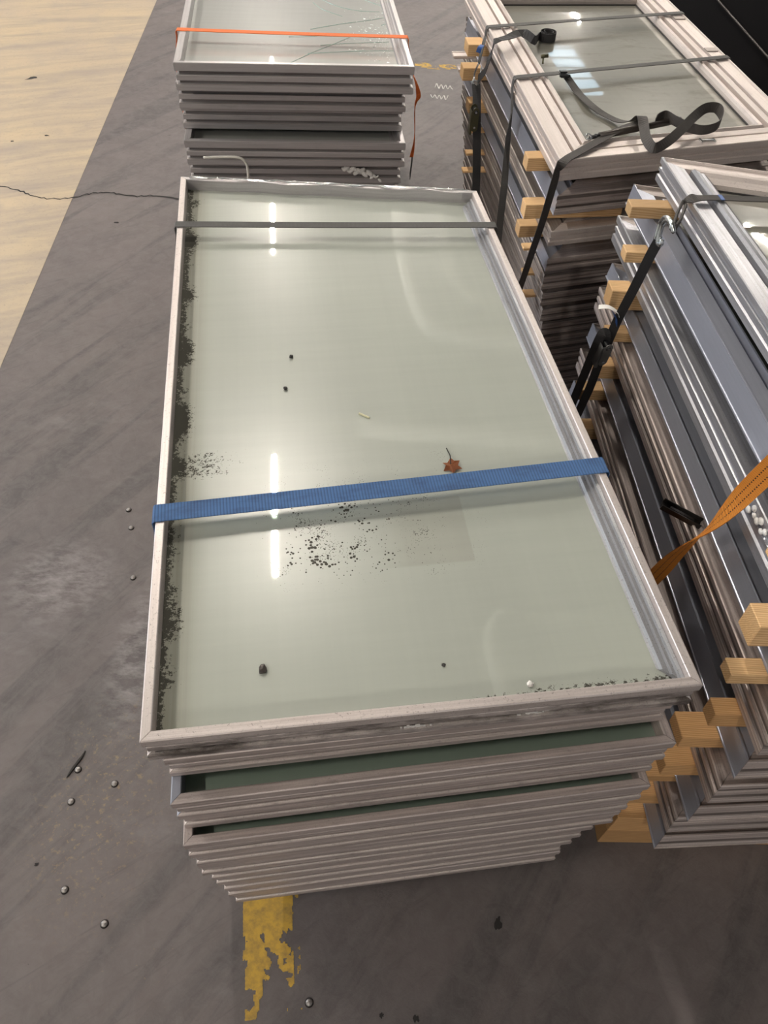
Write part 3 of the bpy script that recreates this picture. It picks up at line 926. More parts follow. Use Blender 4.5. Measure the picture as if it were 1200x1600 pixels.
# ------------------------------------------------------------------ far left stack (A)
TA, ZA = 0.086, 0.935
AFL = Vector((-0.7502, 2.5992, 0.9350))
AFR = Vector((0.0252, 2.6643, 0.9350))
ayaw = math.atan2((AFR - AFL).y, (AFR - AFL).x)
AW = (AFR - AFL).length
qa = [(0, 0), (AW, 0), (AW - .075, 1.35), (-.075, 1.35)]
acorner = [(-0.7502, 2.5992, 0.9350), (-0.7729, 2.6684, 0.8490), (-0.7832, 2.7147, 0.7630), (-0.7661, 2.6254, 0.6770), (-0.7775, 2.6739, 0.5910), (-0.7836, 2.7133, 0.5050)]
aw = [AW, AW, AW - .004, AW - .018, AW - .014, AW]
GA = 'window panels in the far left stack'
for k in range(10):
    if k < 6: p = Vector(acorner[k])
    else:
        p = Vector(acorner[5]) + Vector((.004 * (k % 3), .01 * (k % 2), 0))
    zt = ZA - TA * k
    T_ = TA - .0006
    q = qa
    lab = 'clean grey aluminium window panel in the far left stack, ' + ORD[k]
    if k == 0: lab = 'aluminium window panel with cracked glass under the orange strap, topmost of far left stack'
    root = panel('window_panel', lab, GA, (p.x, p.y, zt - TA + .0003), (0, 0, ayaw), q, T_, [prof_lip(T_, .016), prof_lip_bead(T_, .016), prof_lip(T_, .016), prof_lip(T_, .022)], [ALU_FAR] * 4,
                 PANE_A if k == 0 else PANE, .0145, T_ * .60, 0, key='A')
    if k == 0:
        atop = root
    if k == 4: a5 = root
for k in range(2):
    bm = bmesh.new()
    add_box(bm, (AW / 2, 0, 0), (AW - .1, .09, ZA - TA * 10 - .001), .004)
    p = AFL + Vector((-math.sin(ayaw), math.cos(ayaw), 0)) * (.25 + k * .8)
    o = obj('timber_bearer', bm, WOOD_DK, loc=(p.x, p.y, (ZA - TA * 10) / 2), rot=(0, 0, ayaw))
    tag(o, 'dark timber bearer hidden under the far left stack, ' + ('front', 'rear')[k], 'timber', 'bearers under the far left stack')

# cracks and shards in its top pane (pane coordinates)
inv = Matrix.Translation(Vector(atop.location)) @ Euler((0, 0, ayaw)).to_matrix().to_4x4()
inv = inv.inverted()
pz = (TA - .0006) * .60
def onp(p): v = inv @ Vector(p); return (v.x, v.y, pz + .0008)
CR = [
    [(-0.3893, 2.7404, 0.9000), (-0.3260, 2.8392, 0.9000), (-0.2420, 2.9516, 0.9000), (-0.2026, 3.0065, 0.9000)],
    [(-0.4256, 2.9690, 0.9000), (-0.3499, 2.9858, 0.9000), (-0.2809, 3.0080, 0.9000)],
    [(-0.3569, 3.0543, 0.9000), (-0.2551, 3.1210, 0.9000), (-0.1656, 3.1673, 0.9000), (-0.0958, 3.2114, 0.9000)],
    [(-0.3762, 3.3394, 0.9000), (-0.3323, 3.2669, 0.9000), (-0.2518, 3.2022, 0.9000)],
    [(-0.3422, 3.3740, 0.9000), (-0.2797, 3.3105, 0.9000), (-0.2009, 3.2724, 0.9000), (-0.1153, 3.2710, 0.9000)],
    [(-0.3422, 2.8255, 0.9000), (-0.2171, 2.8597, 0.9000), (-0.1425, 2.8757, 0.9000), (-0.0316, 2.8907, 0.9000)],
    [(-0.3058, 2.9066, 0.9000), (-0.2048, 2.9386, 0.9000), (-0.0679, 2.9696, 0.9000)],
    [(-0.1787, 3.3991, 0.9000), (-0.1391, 3.3607, 0.9000), (-0.0904, 3.3245, 0.9000)],
    [(-0.1020, 3.1299, 0.9000), (-0.0652, 3.1618, 0.9000), (-0.0490, 3.0982, 0.9000)]]
for cr in CR:
    bm = bmesh.new()
    pts = spline([onp(p) for p in cr], 5)
    add_tube(bm, pts, [.0006 + .0014 * abs(noise.noise(Vector(p) * 45)) for p in pts], 4)
    obj('glass_crack', bm, SHARD, atop)
bm = bmesh.new()
cx = onp((-0.0593, 2.9802, 0.9050))
for i in range(260):
    u = abs(random.gauss(0, .075))
    v = random.gauss(0, .16)
    x, y = AW - .066 - u, cx[1] + v
    if y < .05: continue
    s_ = random.uniform(.002, .007)
    vs_ = [bm.verts.new((x + random.uniform(-s_, s_), y + random.uniform(-s_, s_), pz + .0006 + random.uniform(0, .003))) for _ in range(3)]
    bm.faces.new(vs_)
o = obj('glass_splinters', bm, SHARDW, atop)
tag(o, kind='stuff')
o['label'] = 'white crushed splinters along the right rail'
# white foam bead on the front of the fifth panel
bm = bmesh.new()
for i in range(15):
    f = i / 14
    x = .565 + f * .135
    zz = TA * (.62 - .75 * f * f * .55) + .006 * math.sin(i * 2.1)
    r = .010 * (0.7 + .5 * abs(math.sin(i * 1.7))) * (1 - .5 * f * (i > 11))
    bmesh.ops.create_icosphere(bm, subdivisions=2, radius=r, matrix=Matrix.Translation((x, -.004, zz)) @ Matrix.Rotation(.7 * (-1) ** i, 4, 'Y') @ Matrix.Diagonal((1.5, .7, .8, 1)))
o = obj('foam_bead', bm, FOAM, a5, smooth=True)
o['label'] = 'lumpy white foam bead on the front'

# ------------------------------------------------------------------ upper right stack (C)
CYAW = math.radians(8.6)
CFL = Vector((0.4283, 2.0322, 0.9500))
ce = Vector((math.cos(CYAW), math.sin(CYAW), 0))
cn = Vector((-ce.y, ce.x, 0))
CW, CL = 0.775, 1.43
qc = [(0, 0), (CW, CW * .148), (CW, CL), (0, CL)]
cz = [.950, .848, .741, .652, .597, .531, .472, .4235]
cT = [.062, .062, .050, .045, .055, .048, .0485, .055]
cdx = [0, .014, .018, .025, .026, .034, .045, .055]
while cz[-1] - cT[-1] > .09:
    cz.append(cz[-1] - cT[-1])
    cT.append(.055)
    cdx.append(min(.09, cdx[-1] + .006))
CB = cz[-1] - cT[-1]
GC = 'window panels in the upper right stack'
croots = []
for k in range(len(cz)):
    p = CFL + Vector((cdx[k], 0, 0)) + cn * (0.0 if k != 1 else .004)
    T_ = cT[k] - .0006
    smooth_ = k in (1, 3)
    prof = [prof_ridged(T_), prof_ridged(T_), prof_ridged(T_), prof_smooth(T_)] if smooth_ else prof_ridged(T_)
    if k == 0: mats = [ALU_PINK, ALU_PINK, ALU_BROWN, ALU_PINK]
    elif smooth_: mats = [ALU, ALU, ALU_BROWN, ALU_COOL_LIT]
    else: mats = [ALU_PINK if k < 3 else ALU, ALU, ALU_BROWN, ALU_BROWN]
    lab = ('wide-railed aluminium window panel with smeared glass under black straps, topmost of upper right stack' if k == 0 else
           'brownish aluminium window panel in the upper right stack, ' + ORD[k])
    r = panel('window_panel', lab, GC, (p.x, p.y, cz[k] - cT[k] + .0003), (0, 0, CYAW), qc, T_, prof, mats,
              PANE_C if k == 0 else PANE_D, .07 if smooth_ else .105, T_ - (.030 if T_ > .05 else .026), .0825 if smooth_ else .1135,
              key=None if k == 0 else ('C', smooth_, round(T_, 4)))
    croots.append(r)
# small clip on its front rail
bm = bmesh.new()
add_box(bm, (.46, .108, .0585), (.045, .012, .002))
add_box(bm, (.44, .104, .0600), (.004, .022, .004))
add_box(bm, (.48, .104, .0600), (.004, .022, .004))
o = obj('clip', bm, STEEL, croots[0])
o['label'] = 'small metal clip on the front rail'
bm = bmesh.new()
for yv in (0.78, 1.09):
    add_box(bm, (CW - .030, yv, .0588), (.040, .03, .003))
obj('packing_strip', bm, ALU_BROWN, croots[0])

def batten(name, center, size, yaw, tilt, label, group, m=WOOD, roll=0.0):
    bm = bmesh.new()
    add_box(bm, (0, 0, 0), size, .0015)
    o = obj(name, bm, m, loc=center, rot=(tilt, roll, yaw))
    tag(o, label, 'timber batten', group)
    return o
GCB = 'timber spacers of the upper right stack'
def cb(px_, zlo, zhi, wid, length, label, m=WOOD):
    x, y = px_[0], px_[1]
    p = Vector((x, y, (zlo + zhi) / 2)) + ce * (length / 2)
    batten('timber_batten', p, (length, wid, zhi - zlo - .0008), CYAW, 0, label, GCB, m)
cb((0.3601, 2.1915, 0.9117), .848, .888, .046, .30, 'pine spacer under the topmost upper right panel, near end')
cb((0.3663, 2.1170, 0.8130), .741, .786, .046, .30, 'pine spacer under the second upper right panel, near end')
cb((0.3689, 2.1668, 0.7122), .652, .691, .046, .30, 'pine spacer under the third upper right panel, near end')
cb((0.2134, 3.0608, 0.9157), .848, .888, .075, .30, 'thick olive-tinted spacer under the topmost upper right panel, far end')
cb((0.2096, 3.1198, 0.7802), .741, .786, .06, .30, 'orange pine spacer with a nail hole, second gap, far end of upper right stack', WOOD)
cb((0.2402, 3.0507, 0.6687), .652, .691, .06, .30, 'spacer behind the ratchet buckle at the far end')
for i, (pp, zl, zh, lab) in enumerate((
        ((0.3974, 2.1786, 0.6231), .5975, .6065, 'thin wood slip low at the near end, upper of three'),
        ((0.4051, 2.1409, 0.5630), .5315, .5415, 'thin wood slip low at the near end, middle of three'),
        ((0.4141, 2.1085, 0.5215), .4725, .4825, 'thin wood slip low at the near end, lowest of three'),
        ((0.2540, 2.9930, 0.6008), .5975, .6065, 'thin wood slip at the far end below the buckle, upper'),
        ((0.2456, 2.9481, 0.5121), .5315, .5415, 'thin wood slip at the far end below the buckle, middle'),
        ((0.2387, 2.9271, 0.5015), .4725, .4825, 'thin wood slip at the far end below the buckle, lowest'))):
    cb(pp, zl, zh, .035, .25, lab)
for k in range(3):
    p = CFL + cn * (.2 + k * .5) + ce * (CW / 2 + .06)
    batten('timber_bearer', (p.x, p.y, CB / 2), (CW - .1, .08, CB - .001), CYAW, 0, 'timber bearer hidden under the upper right stack, ' + ('front', 'middle', 'rear')[k], 'bearers under the upper right stack', WOOD_DK)
for i, (pp, zz) in enumerate((((0.1768, 3.2028, 0.8748), .772), ((0.1967, 3.1712, 0.8191), .747))):
    bm = bmesh.new()
    add_box(bm, (.20, 0, 0), (.40, .045, .010), .002)
    add_box(bm, (.20, .018, .004), (.40, .006, .006))
    o = obj('metal_bar', bm, ALU_PINK, loc=(pp[0], pp[1] + (0.02 if i else .05), zz), rot=(0, 0, CYAW))
    tag(o, ('upper' if i == 0 else 'lower') + ' flat aluminium bar poking out left of the upper right stack', 'metal bar', 'bars at the far end')

# ------------------------------------------------------------------ right stack (D): panels laid with timber spacers, tilted up towards the front
DT = math.radians(-4.7)
DYAW = math.radians(1.97)
DL, DW = 1.38, 0.80
dfront = [(0.676, 0.46, 1.116), (0.637, 0.513, 1.024), (0.627, 0.508, 0.921), (0.636, 0.494, 0.819), (0.628, 0.487, 0.716), (0.63, 0.485, 0.615), (0.623, 0.479, 0.504), (0.622, 0.477, 0.402), (0.615, 0.486, 0.3), (0.621, 0.481, 0.199)]
qd = [(0, 0), (DW, DW * .06), (DW, DL - DW * .29), (0, DL)]
GD = 'window panels in the right stack'
drot = Euler((DT, 0, DYAW))
DM = drot.to_matrix()
droots = []
DTK = [.058, .056, .073, .047, .073, .056, .073, .056, .073, .056]
for k in range(10):
    smooth_ = k % 2 == 1
    T_ = DTK[k]
    prof = prof_smooth(T_) if smooth_ else prof_bead(T_)
    if k == 0: mats = [ALU_PINK, ALU_PINK, ALU_PINK, ALU_GALV]
    elif smooth_: mats = [ALU, ALU, ALU_BROWN, ALU_COOL_LIT]
    elif k == 2: mats = [ALU, ALU, ALU_PINK, ALU_GALV]
    else: mats = [ALU, ALU, ALU_BROWN, ALU]
    lab = ('bright ridged aluminium window panel under a hooked black strap, topmost of right stack' if k == 0 else
           ('smooth blue-lit edged' if smooth_ else 'ridged') + ' window panel in the right stack, ' + ORD[k])
    r = panel('window_panel', lab, GD, dfront[k], drot, qd, T_, prof, mats, PANE_C if k == 0 else PANE_D,
              .075 if smooth_ else .08, T_ - .030, .0825 if smooth_ else .0875, key=None if k == 0 else ('D', T_))
    droots.append(r)
GDB = 'timber spacers of the right stack'
def db(k, y, stick, wid, length, label, m=WOOD, grow=0.0):
    """spacer lying on panel k+1, below panel k; y along the panel, sticking out to the left"""
    Tl = DTK[k + 1]
    up_ = Vector(dfront[k])
    lo_ = Vector(dfront[k + 1])
    nrm = DM @ Vector((0, 0, 1))
    gap = (up_ - lo_).dot(nrm) - Tl
    gap -= .0024
    c = lo_ + DM @ Vector((length / 2 - stick, y, Tl + .0024 + gap / 2))
    batten('timber_batten', c, (length, wid, gap - .0012), DYAW, DT, label, GDB, m)
od = ['first', 'second', 'third', 'fourth', 'fifth', 'sixth', 'seventh', 'eighth', 'ninth']
rear_y = [1.185, 1.13, 1.145, 1.11, 1.11, 1.135, 1.10, 1.12, 1.12]
rear_s = [.055, .045, .060, .045, .045, .06, .05, .05, .05]
for k in range(9):
    db(k, rear_y[k], rear_s[k], (.045, .042, .055, .04, .045, .045, .045, .045, .045)[k], .28, 'pine spacer at the rear of the right stack, %s gap from top' % od[k])
front_y = [.20, .175, .135, .105, .085, .10, .095, .10, .10]
front_s = [.02, .03, .045, .05, .045, .06, .055, .06, .06]
for k in range(1, 9):
    db(k, front_y[k], front_s[k], (.045, .036, .048, .034, .034, .055, .055, .05, .05)[k], .28,
       'wooden spacer at the front of the right stack, %s gap from top' % od[k], WOOD if k < 4 else WOOD_DK)
# bearers under it
for (yy, n_) in ((.12, 2), (1.15, 1)):
    base = Vector(dfront[9]) + DM @ Vector((0, yy, 0))
    h = base.z - .004
    for i in range(n_):
        hh = h / n_
        o = batten('timber_bearer', (base.x + .32, base.y, hh * i + hh / 2), (.76, .08, hh - .001), DYAW, 0,
                   'orange-brown timber bearer under the right stack, ' + ('front lower' if (n_ == 2 and i == 0) else 'front upper' if n_ == 2 else 'rear'),
                   'bearers under the right stack', WOOD_DK)
# white foam zigzag on the third panel's left rail
bm = bmesh.new()
for i in range(9):
    f = i / 8
    bmesh.ops.create_icosphere(bm, subdivisions=2, radius=.0045 + .002 * abs(math.sin(i * 2.3)),
        matrix=Matrix.Translation((-.002 + .001 * (i % 2), .335 - f * .085, .052 + .007 * math.sin(i * 2.4) + f * .004)) @ Matrix.Diagonal((.6, 1.2, 1, 1)))
o = obj('foam_bead', bm, FOAM, droots[2], smooth=True)
o['label'] = 'white foam zigzag on the left rail'

# black channel clip lying between two panels
bm = bmesh.new()
add_box(bm, (0, 0, -.004), (.085, .022, .002))
add_box(bm, (0, -.010, .002), (.085, .002, .012))
add_box(bm, (0, .010, .002), (.085, .002, .012))
add_box(bm, (0, 0, .002), (.05, .006, .004))
ch = obj('metal_channel', bm, DARKMET, loc=Vector((0.6048, 0.9619, 0.7533)) + Vector((-.012, 0, .004)), rot=(0, math.radians(12), math.radians(-24)))
tag(ch, 'short dark metal channel poking out between right stack panels near the orange strap', 'metal channel')

# ------------------------------------------------------------------ straps
def wrap(name, left, right, width, m, label, cat, depth_l, depth_r, e, n, lift=.0014, group=None, flare=.003):
    """strap over the top of a stack from its left edge to its right edge and down both sides"""
    L, R_ = Vector(left), Vector(right)
    d = (R_ - L).normalized()
    acr = Vector((-d.y, d.x, 0)).normalized()
    up_ = Vector((0, 0, 1))
    out = e.normalized()
    keys = []
    zl = L.z + lift
    so = .005
    keys.append((L - out * (so + flare) - up_ * depth_l, n))
    keys.append((L - out * (so + flare * .7) - up_ * min(.10, depth_l * .7), n))
    keys.append((L - out * so - up_ * .02, n))
    keys.append((L - out * so - up_ * .003, n))
    keys.append((L - out * so * .3 + up_ * lift, acr * .6 + n * .4))
    keys.append((L + d * .012 + up_ * lift, acr))
    for f in (.25, .5, .75):
        keys.append((L.lerp(R_, f) + up_ * (lift - .0015 * math.sin(math.pi * f)), acr))
    keys.append((R_ - d * .012 + up_ * lift, acr))
    keys.append((R_ + out * so * .3 + up_ * lift, acr * .6 + n * .4))
    keys.append((R_ + out * so - up_ * .003, n))
    keys.append((R_ + out * so - up_ * .02, n))
    keys.append((R_ + out * (so + flare * .7) - up_ * min(.10, depth_r * .7), n))
    keys.append((R_ + out * (so + flare) - up_ * depth_r, n))
    o = ribbon(name, keys, width, m, None, 4, curved=False)
    tag(o, label, cat, group)
    return o
wrap('ratchet_strap', (-0.3733, 0.7552, 0.9330), (0.3859, 0.9173, 0.9330), .036, BLUE, 'dirty blue webbing strap pulled across the centre stack', 'strap', .82, .82, be, bn, flare=.020)
wrap('ratchet_strap', (-0.5298, 1.6372, 0.9330), (0.2346, 1.7088, 0.9330), .024, DKGREY, 'dark grey webbing strap across the far end of the centre stack', 'strap', .82, .82, be, bn, flare=.020)
ae = Vector((math.cos(ayaw), math.sin(ayaw), 0))
an_ = Vector((-ae.y, ae.x, 0))
wrap('ratchet_strap', (-0.7969, 2.8818, 0.9350), (-0.0051, 2.9208, 0.9350), .027, ORANGE, 'bright orange webbing strap across the cracked pane of the far left stack', 'strap', .80, .12, ae, an_, flare=.026)
# loose orange tail on the right of the far left stack
ks = [
    ((0.0241, 2.8300, 0.8469), (-0.0837, 0.9965, 0.0000)),
    ((0.0374, 2.8300, 0.8164), (0.3317, 0.8307, 0.0000)),
    ((0.0466, 2.8300, 0.7809), (0.8717, 0.3743, 0.0000)),
    ((0.0389, 2.8300, 0.7590), (0.5142, 1.0467, 0.0000)),
    ((0.0364, 2.8300, 0.7260), (-0.0837, 0.9965, 0.0000)),
    ((0.0400, 2.8300, 0.6701), (-0.0837, 0.9965, 0.0000)),
    ((0.0409, 2.8300, 0.6193), (0.2320, 0.8223, 0.0000)),
    ((0.0348, 2.8300, 0.5642), (0.6641, 0.4572, 0.0000))]
ribbon_o = ribbon('strap_tail', [(Vector(k), Vector(s_)) for k, s_ in ks], .017, ORANGE, None, 5)
tag(ribbon_o, 'loose orange strap tail hanging down the right side of the far left stack', 'strap')
o = ribbon('black_end', [(Vector((0.0391, 2.9619, 0.5000)) + Vector((.0, .05, 0)), an_), (Vector((0.0401, 3.0427, 0.4200)) + Vector((.0, .05, 0)), an_), (Vector((0.0363, 3.0777, 0.3400)) + Vector((0, .05, 0)), an_)], .03, BLACKW, None, 4)
o.name = 'black_end'
o.parent = ribbon_o
o['label'] = 'black end below the orange tail'

# straps on the upper right stack
ZC = .95
def con(x, y):
    p = CFL + ce * x + cn * y
    return Vector((p.x, p.y, .95))
s1l, s1r = con(0, 0.9923), con(CW, 1.1321)
s2l, s2r = con(0, 0.5507), con(CW, 0.7052)
def cstrap(l, r, drop, label, rd=.8):
    d = (r - l).normalized()
    acr = Vector((-d.y, d.x, 0))
    keys = [(p, s_) for p, s_ in drop[::-1]]
    keys += [(l - ce * .006 - Vector((0, 0, .03)), cn), (l - ce * .005 - Vector((0, 0, .004)), cn), (l + Vector((0, 0, .0014)), acr * .5 + cn * .5), (l + d * .015 + Vector((0, 0, .0014)), acr)]
    keys += [(l.lerp(r, f) + Vector((0, 0, .0014)), acr) for f in (.3, .6, .9)]
    keys += [(r - d * .01 + Vector((0, 0, .0014)), acr), (r + ce * .0005 + Vector((0, 0, .0014)), acr * .5 + cn * .5), (r + ce * .006 - Vector((0, 0, .004)), cn), (r + ce * .030 - Vector((0, 0, .07)), cn), (r + ce * .16 - Vector((0, 0, rd)), cn)]
    o = ribbon('ratchet_strap', keys, .024, DKGREY, None, 4, curved=False)
    tag(o, label, 'strap')
    return o
cstrap(s1l, s1r, [(Vector((0.2712, 2.9999, 0.9137)), cn), (Vector((0.2600, 2.9534, 0.8798)), cn), (Vector((0.2562, 2.9448, 0.8536)), cn)],
       'farther of two dark straps across the upper right stack, ending in a hook')
cstrap(s2l, s2r, [(Vector((0.3439, 2.5327, 0.8734)), cn), (Vector((0.3441, 2.5178, 0.7895)), cn * .4 + ce * .6), (Vector((0.3478, 2.4532, 0.6603)), ce), (Vector((0.3509, 2.4326, 0.5335)), ce), (Vector((0.3578, 2.3873, 0.3341)), ce)],
       'nearer of two dark straps across the upper right stack, hanging down its left side')
# hook, buckle and hanging strap at the far end
HK = [Vector((0.2557, 2.9417, 0.8567)), Vector((0.2492, 2.9444, 0.8366)), Vector((0.2458, 2.9538, 0.8118)), Vector((0.2485, 2.9359, 0.8036)), Vector((0.2567, 2.8950, 0.8171)), Vector((0.2618, 2.8749, 0.8416)), Vector((0.2623, 2.8983, 0.8622))]
r = empty('strap_hook', HK[3])
tag(r, 'zinc wire hook joining the far black strap to its buckle', 'hook')
bm = bmesh.new()
add_tube(bm, [p - HK[3] for p in spline(HK, 4)], .0032, 7)
obj('wire', bm, STEEL, r, smooth=True)
bm = bmesh.new()
add_tube(bm, [Vector((0.2443, 2.9504, 0.8044)) - HK[3], Vector((0.2443, 2.9500, 0.7851)) - HK[3], Vector((0.2550, 2.8796, 0.8080)) - HK[3], Vector((0.2565, 2.8699, 0.8286)) - HK[3]], .003, 6)
obj('ring', bm, STEEL, r, smooth=True)
keys = [(Vector((0.2525, 2.9095, 0.8008)), ce), (Vector((0.2573, 2.8780, 0.7722)), ce), (Vector((0.2609, 2.8406, 0.7327)), ce), (Vector((0.2678, 2.8218, 0.6737)), ce),
        (Vector((0.2784, 2.7919, 0.5827)), ce), (Vector((0.2873, 2.7732, 0.4893)), ce), (Vector((0.2936, 2.7310, 0.3882)), ce)]
bk = ribbon('ratchet_strap', keys, .030, BLACKW, None, 4)
tag(bk, 'black strap with ratchet buckle hanging at the far left corner of the upper right stack', 'strap')
def ratchet(name, pos, along, outv, L_, W_, label, col):
    """ratchet buckle: two side plates, a drum, a handle, a spring bar"""
    r = empty(name, pos)
    tag(r, label, 'ratchet buckle')
    x = Vector(along).normalized()
    z = Vector(outv)
    z = (z - x * z.dot(x)).normalized()
    y = z.cross(x)
    M = Matrix((x, y, z)).transposed().to_4x4()
    for s_ in (-1, 1):
        bm = bmesh.new()
        n = 18
        prof = []
        for k in range(n):
            a_ = k * 2 * math.pi / n
            rr = W_ * .42
            cxx = L_ * .26 if math.cos(a_) > 0 else -L_ * .26
            prof.append((cxx + math.cos(a_) * rr, math.sin(a_) * rr * .8))
        A = [bm.verts.new((px, s_ * W_ * .5 - .001, pz)) for px, pz in prof]
        B = [bm.verts.new((px, s_ * W_ * .5 + .001, pz)) for px, pz in prof]
        bm.faces.new(A)
        bm.faces.new(B[::-1])
        for k in range(n): bm.faces.new((A[k], A[(k + 1) % n], B[(k + 1) % n], B[k]))
        bm.transform(M)
        obj('side_plate', bm, col, r)
    bm = bmesh.new()
    add_tube(bm, [(L_ * .26, -W_ * .56, 0), (L_ * .26, W_ * .56, 0)], W_ * .2, 10)
    bm.transform(M)
    obj('drum', bm, BLACK_PL, r, smooth=True)
    bm = bmesh.new()
    add_box(bm, (-L_ * .12, 0, W_ * .40), (L_ * .80, W_ * .86, .003), .001)
    add_box(bm, (-L_ * .12, W_ * .40, W_ * .32), (L_ * .80, .003, W_ * .2), 0)
    add_box(bm, (-L_ * .12, -W_ * .40, W_ * .32), (L_ * .80, .003, W_ * .2), 0)
    bm.transform(M)
    obj('handle', bm, col, r)
    for px in (-.26, .26):
        for s_ in (-1, 1):
            bm = bmesh.new()
            add_tube(bm, [(L_ * px, s_ * (W_ * .5 + .0008), 0), (L_ * px, s_ * (W_ * .5 + .003), 0)], .004, 8)
            bm.transform(M)
            obj('rivet', bm, STEEL, r)
    return r
ratchet('ratchet_buckle', (0.2507, 2.8012, 0.7287), (0, 0, 1), -ce, .10, .036, 'olive ratchet buckle on the far black strap of the upper right stack', OLIVE)

# coiled tail of the far strap: from the hook up over the edge to a roll lying on the glass
zg = .95 - .029
keys = [(Vector((0.2532, 2.8647, 0.8346)), cn), (Vector((0.2671, 2.8065, 0.8793)), cn), (Vector((0.2771, 2.8070, 0.9175)), cn), (Vector((0.2868, 2.8433, 0.9388)), cn * .8 + ce * .3),
        (Vector((0.2870, 2.7743, 0.9850)), cn), (Vector((0.3332, 2.8243, 0.9820)), cn), (Vector((0.3811, 2.9157, 0.9680)), cn + Vector((0, 0, .3))), (Vector((0.4055, 2.8950, 0.9700)), cn * .6 + Vector((0, 0, .5))), (Vector((0.4311, 2.8696, 0.9620)), Vector((0, 0, 1)) + cn * .3)]
c0 = Vector((0.4923, 3.0084, 0.9210)) + Vector((0, 0, .0145))
roll = []
for i in range(26):
    a_ = math.radians(205 + i * 30)
    rr = .034 - .0009 * i
    roll.append((c0 + Vector((math.cos(a_) * rr, math.sin(a_) * rr, 0)), Vector((0, 0, 1))))
o = ribbon('strap_tail', keys + roll, .027, BLACKW, None, 3)
tag(o, 'black strap tail ending in a small roll on the upper right glass', 'strap')

# loose looped tail of the near strap
U = Vector((0, 0, 1))
tail = [
    ((0.5134, 2.6377, 0.9430), (-0.9417, -0.3365, 0.0000)),
    ((0.5287, 2.5948, 0.9350), (-0.9386, -0.3451, 0.0000)),
    ((0.5487, 2.5416, 0.9260), (-0.9626, -0.2711, 0.0000)),
    ((0.5731, 2.4370, 0.9330), (-0.9373, -0.3486, 0.0000)),
    ((0.6061, 2.3872, 0.9290), (-0.8225, -0.5688, 0.0000)),
    ((0.6417, 2.3378, 0.9330), (-0.8210, -0.5710, 0.0000)),
    ((0.6680, 2.2983, 0.9510), (-0.9512, -0.3087, 0.0000)),
    ((0.6728, 2.2422, 0.9890), (-0.9987, -0.0510, 0.0000)),
    ((0.6733, 2.1946, 0.9830), (-0.8753, 0.0708, -0.4785)),
    ((0.6731, 2.1379, 0.9730), (-0.7858, -0.0177, -0.6183)),
    ((0.6837, 2.0815, 0.9730), (-0.1202, -0.3668, -0.9225)),
    ((0.7233, 2.1114, 0.9770), (0.5764, -0.4826, -0.6595)),
    ((0.7688, 2.1695, 0.9830), (0.7147, -0.4698, -0.5182)),
    ((0.8273, 2.2562, 0.9890), (0.6912, -0.4719, -0.5473)),
    ((0.8716, 2.3097, 0.9920), (0.3615, -0.4532, -0.8148)),
    ((0.9091, 2.3215, 0.9890), (-0.3628, -0.2102, -0.9078)),
    ((0.9133, 2.2766, 0.9830), (-0.0000, -0.0000, -1.0000)),
    ((0.8913, 2.2345, 0.9750), (-0.0000, -0.0000, -1.0000)),
    ((0.8497, 2.2190, 0.9690), (-0.0000, -0.0000, -1.0000)),
    ((0.8113, 2.2351, 0.9690), (-0.0000, -0.0000, -1.0000)),
    ((0.7819, 2.2644, 0.9710), (-0.0000, -0.0000, -1.0000)),
    ((0.7611, 2.3049, 0.9690), (-0.0000, -0.0000, -1.0000)),
    ((0.7364, 2.2897, 0.9670), (-0.0000, -0.0000, -1.0000)),
    ((0.7285, 2.2775, 0.9610), (-0.0000, -0.0000, -1.0000))]
o = ribbon('strap_tail', [(Vector(p), Vector(s_)) for p, s_ in tail], .027, BROWNW, None, 6)
tag(o, 'loose black strap tail twisted into a loop on the upper right glass', 'strap')
over = [
    ((0.6927, 2.2804, 0.9580), (-0.6382, 0.7699, 0.0000)),
    ((0.6508, 2.2457, 0.9600), (-0.6342, 0.7732, 0.0000)),
    ((0.5986, 2.2032, 0.9580), (-0.6936, 0.7204, 0.0000)),
    ((0.5348, 2.1341, 0.9555), (-0.7340, 0.6792, 0.0000)),
    ((0.4837, 2.0791, 0.9535), (-0.7390, 0.6737, 0.0000)),
    ((0.4455, 2.0361, 0.9525), (-0.7508, 0.6605, 0.0000)),
    ((0.4212, 2.0080, 0.9386), (-0.6668, -0.6065, -0.0000)),
    ((0.4179, 2.0028, 0.9021), (-0.7881, -0.4732, -0.0000)),
    ((0.4117, 2.0174, 0.7815), (-0.7881, -0.4732, -0.0000)),
    ((0.4067, 2.0501, 0.6659), (-0.7881, -0.4732, -0.0000)),
    ((0.4031, 2.0738, 0.5782), (-0.7881, -0.4732, -0.0000)),
    ((0.3974, 2.1116, 0.4509), (-0.7881, -0.4732, -0.0000))]
o = ribbon('strap_tail', [(Vector(p), Vector(s_)) for p, s_ in over], .026, BROWNW, None, 5)
tag(o, 'black strap running over the near corner of the upper right stack and down', 'strap')
# small cam buckle where the tail leaves the near strap
pb = Vector((0.5024, 2.6190, 0.9550))
r = empty('cam_buckle', pb, (0, 0, CYAW))
tag(r, 'small black cam buckle on the nearer strap across the upper right stack', 'buckle')
bm = bmesh.new()
add_box(bm, (0, -.004, -.004), (.028, .034, .006), .0015)
obj('frame', bm, BLACK_PL, r)
bm = bmesh.new()
add_tube(bm, [(-.017, -.016, -.002), (.017, -.016, -.002)], .004, 8)
obj('roller', bm, BLACK_PL, r)
bm = bmesh.new()
add_box(bm, (0, .006, .003), (.024, .016, .004), .001)
obj('lever', bm, BLACK_PL, r)

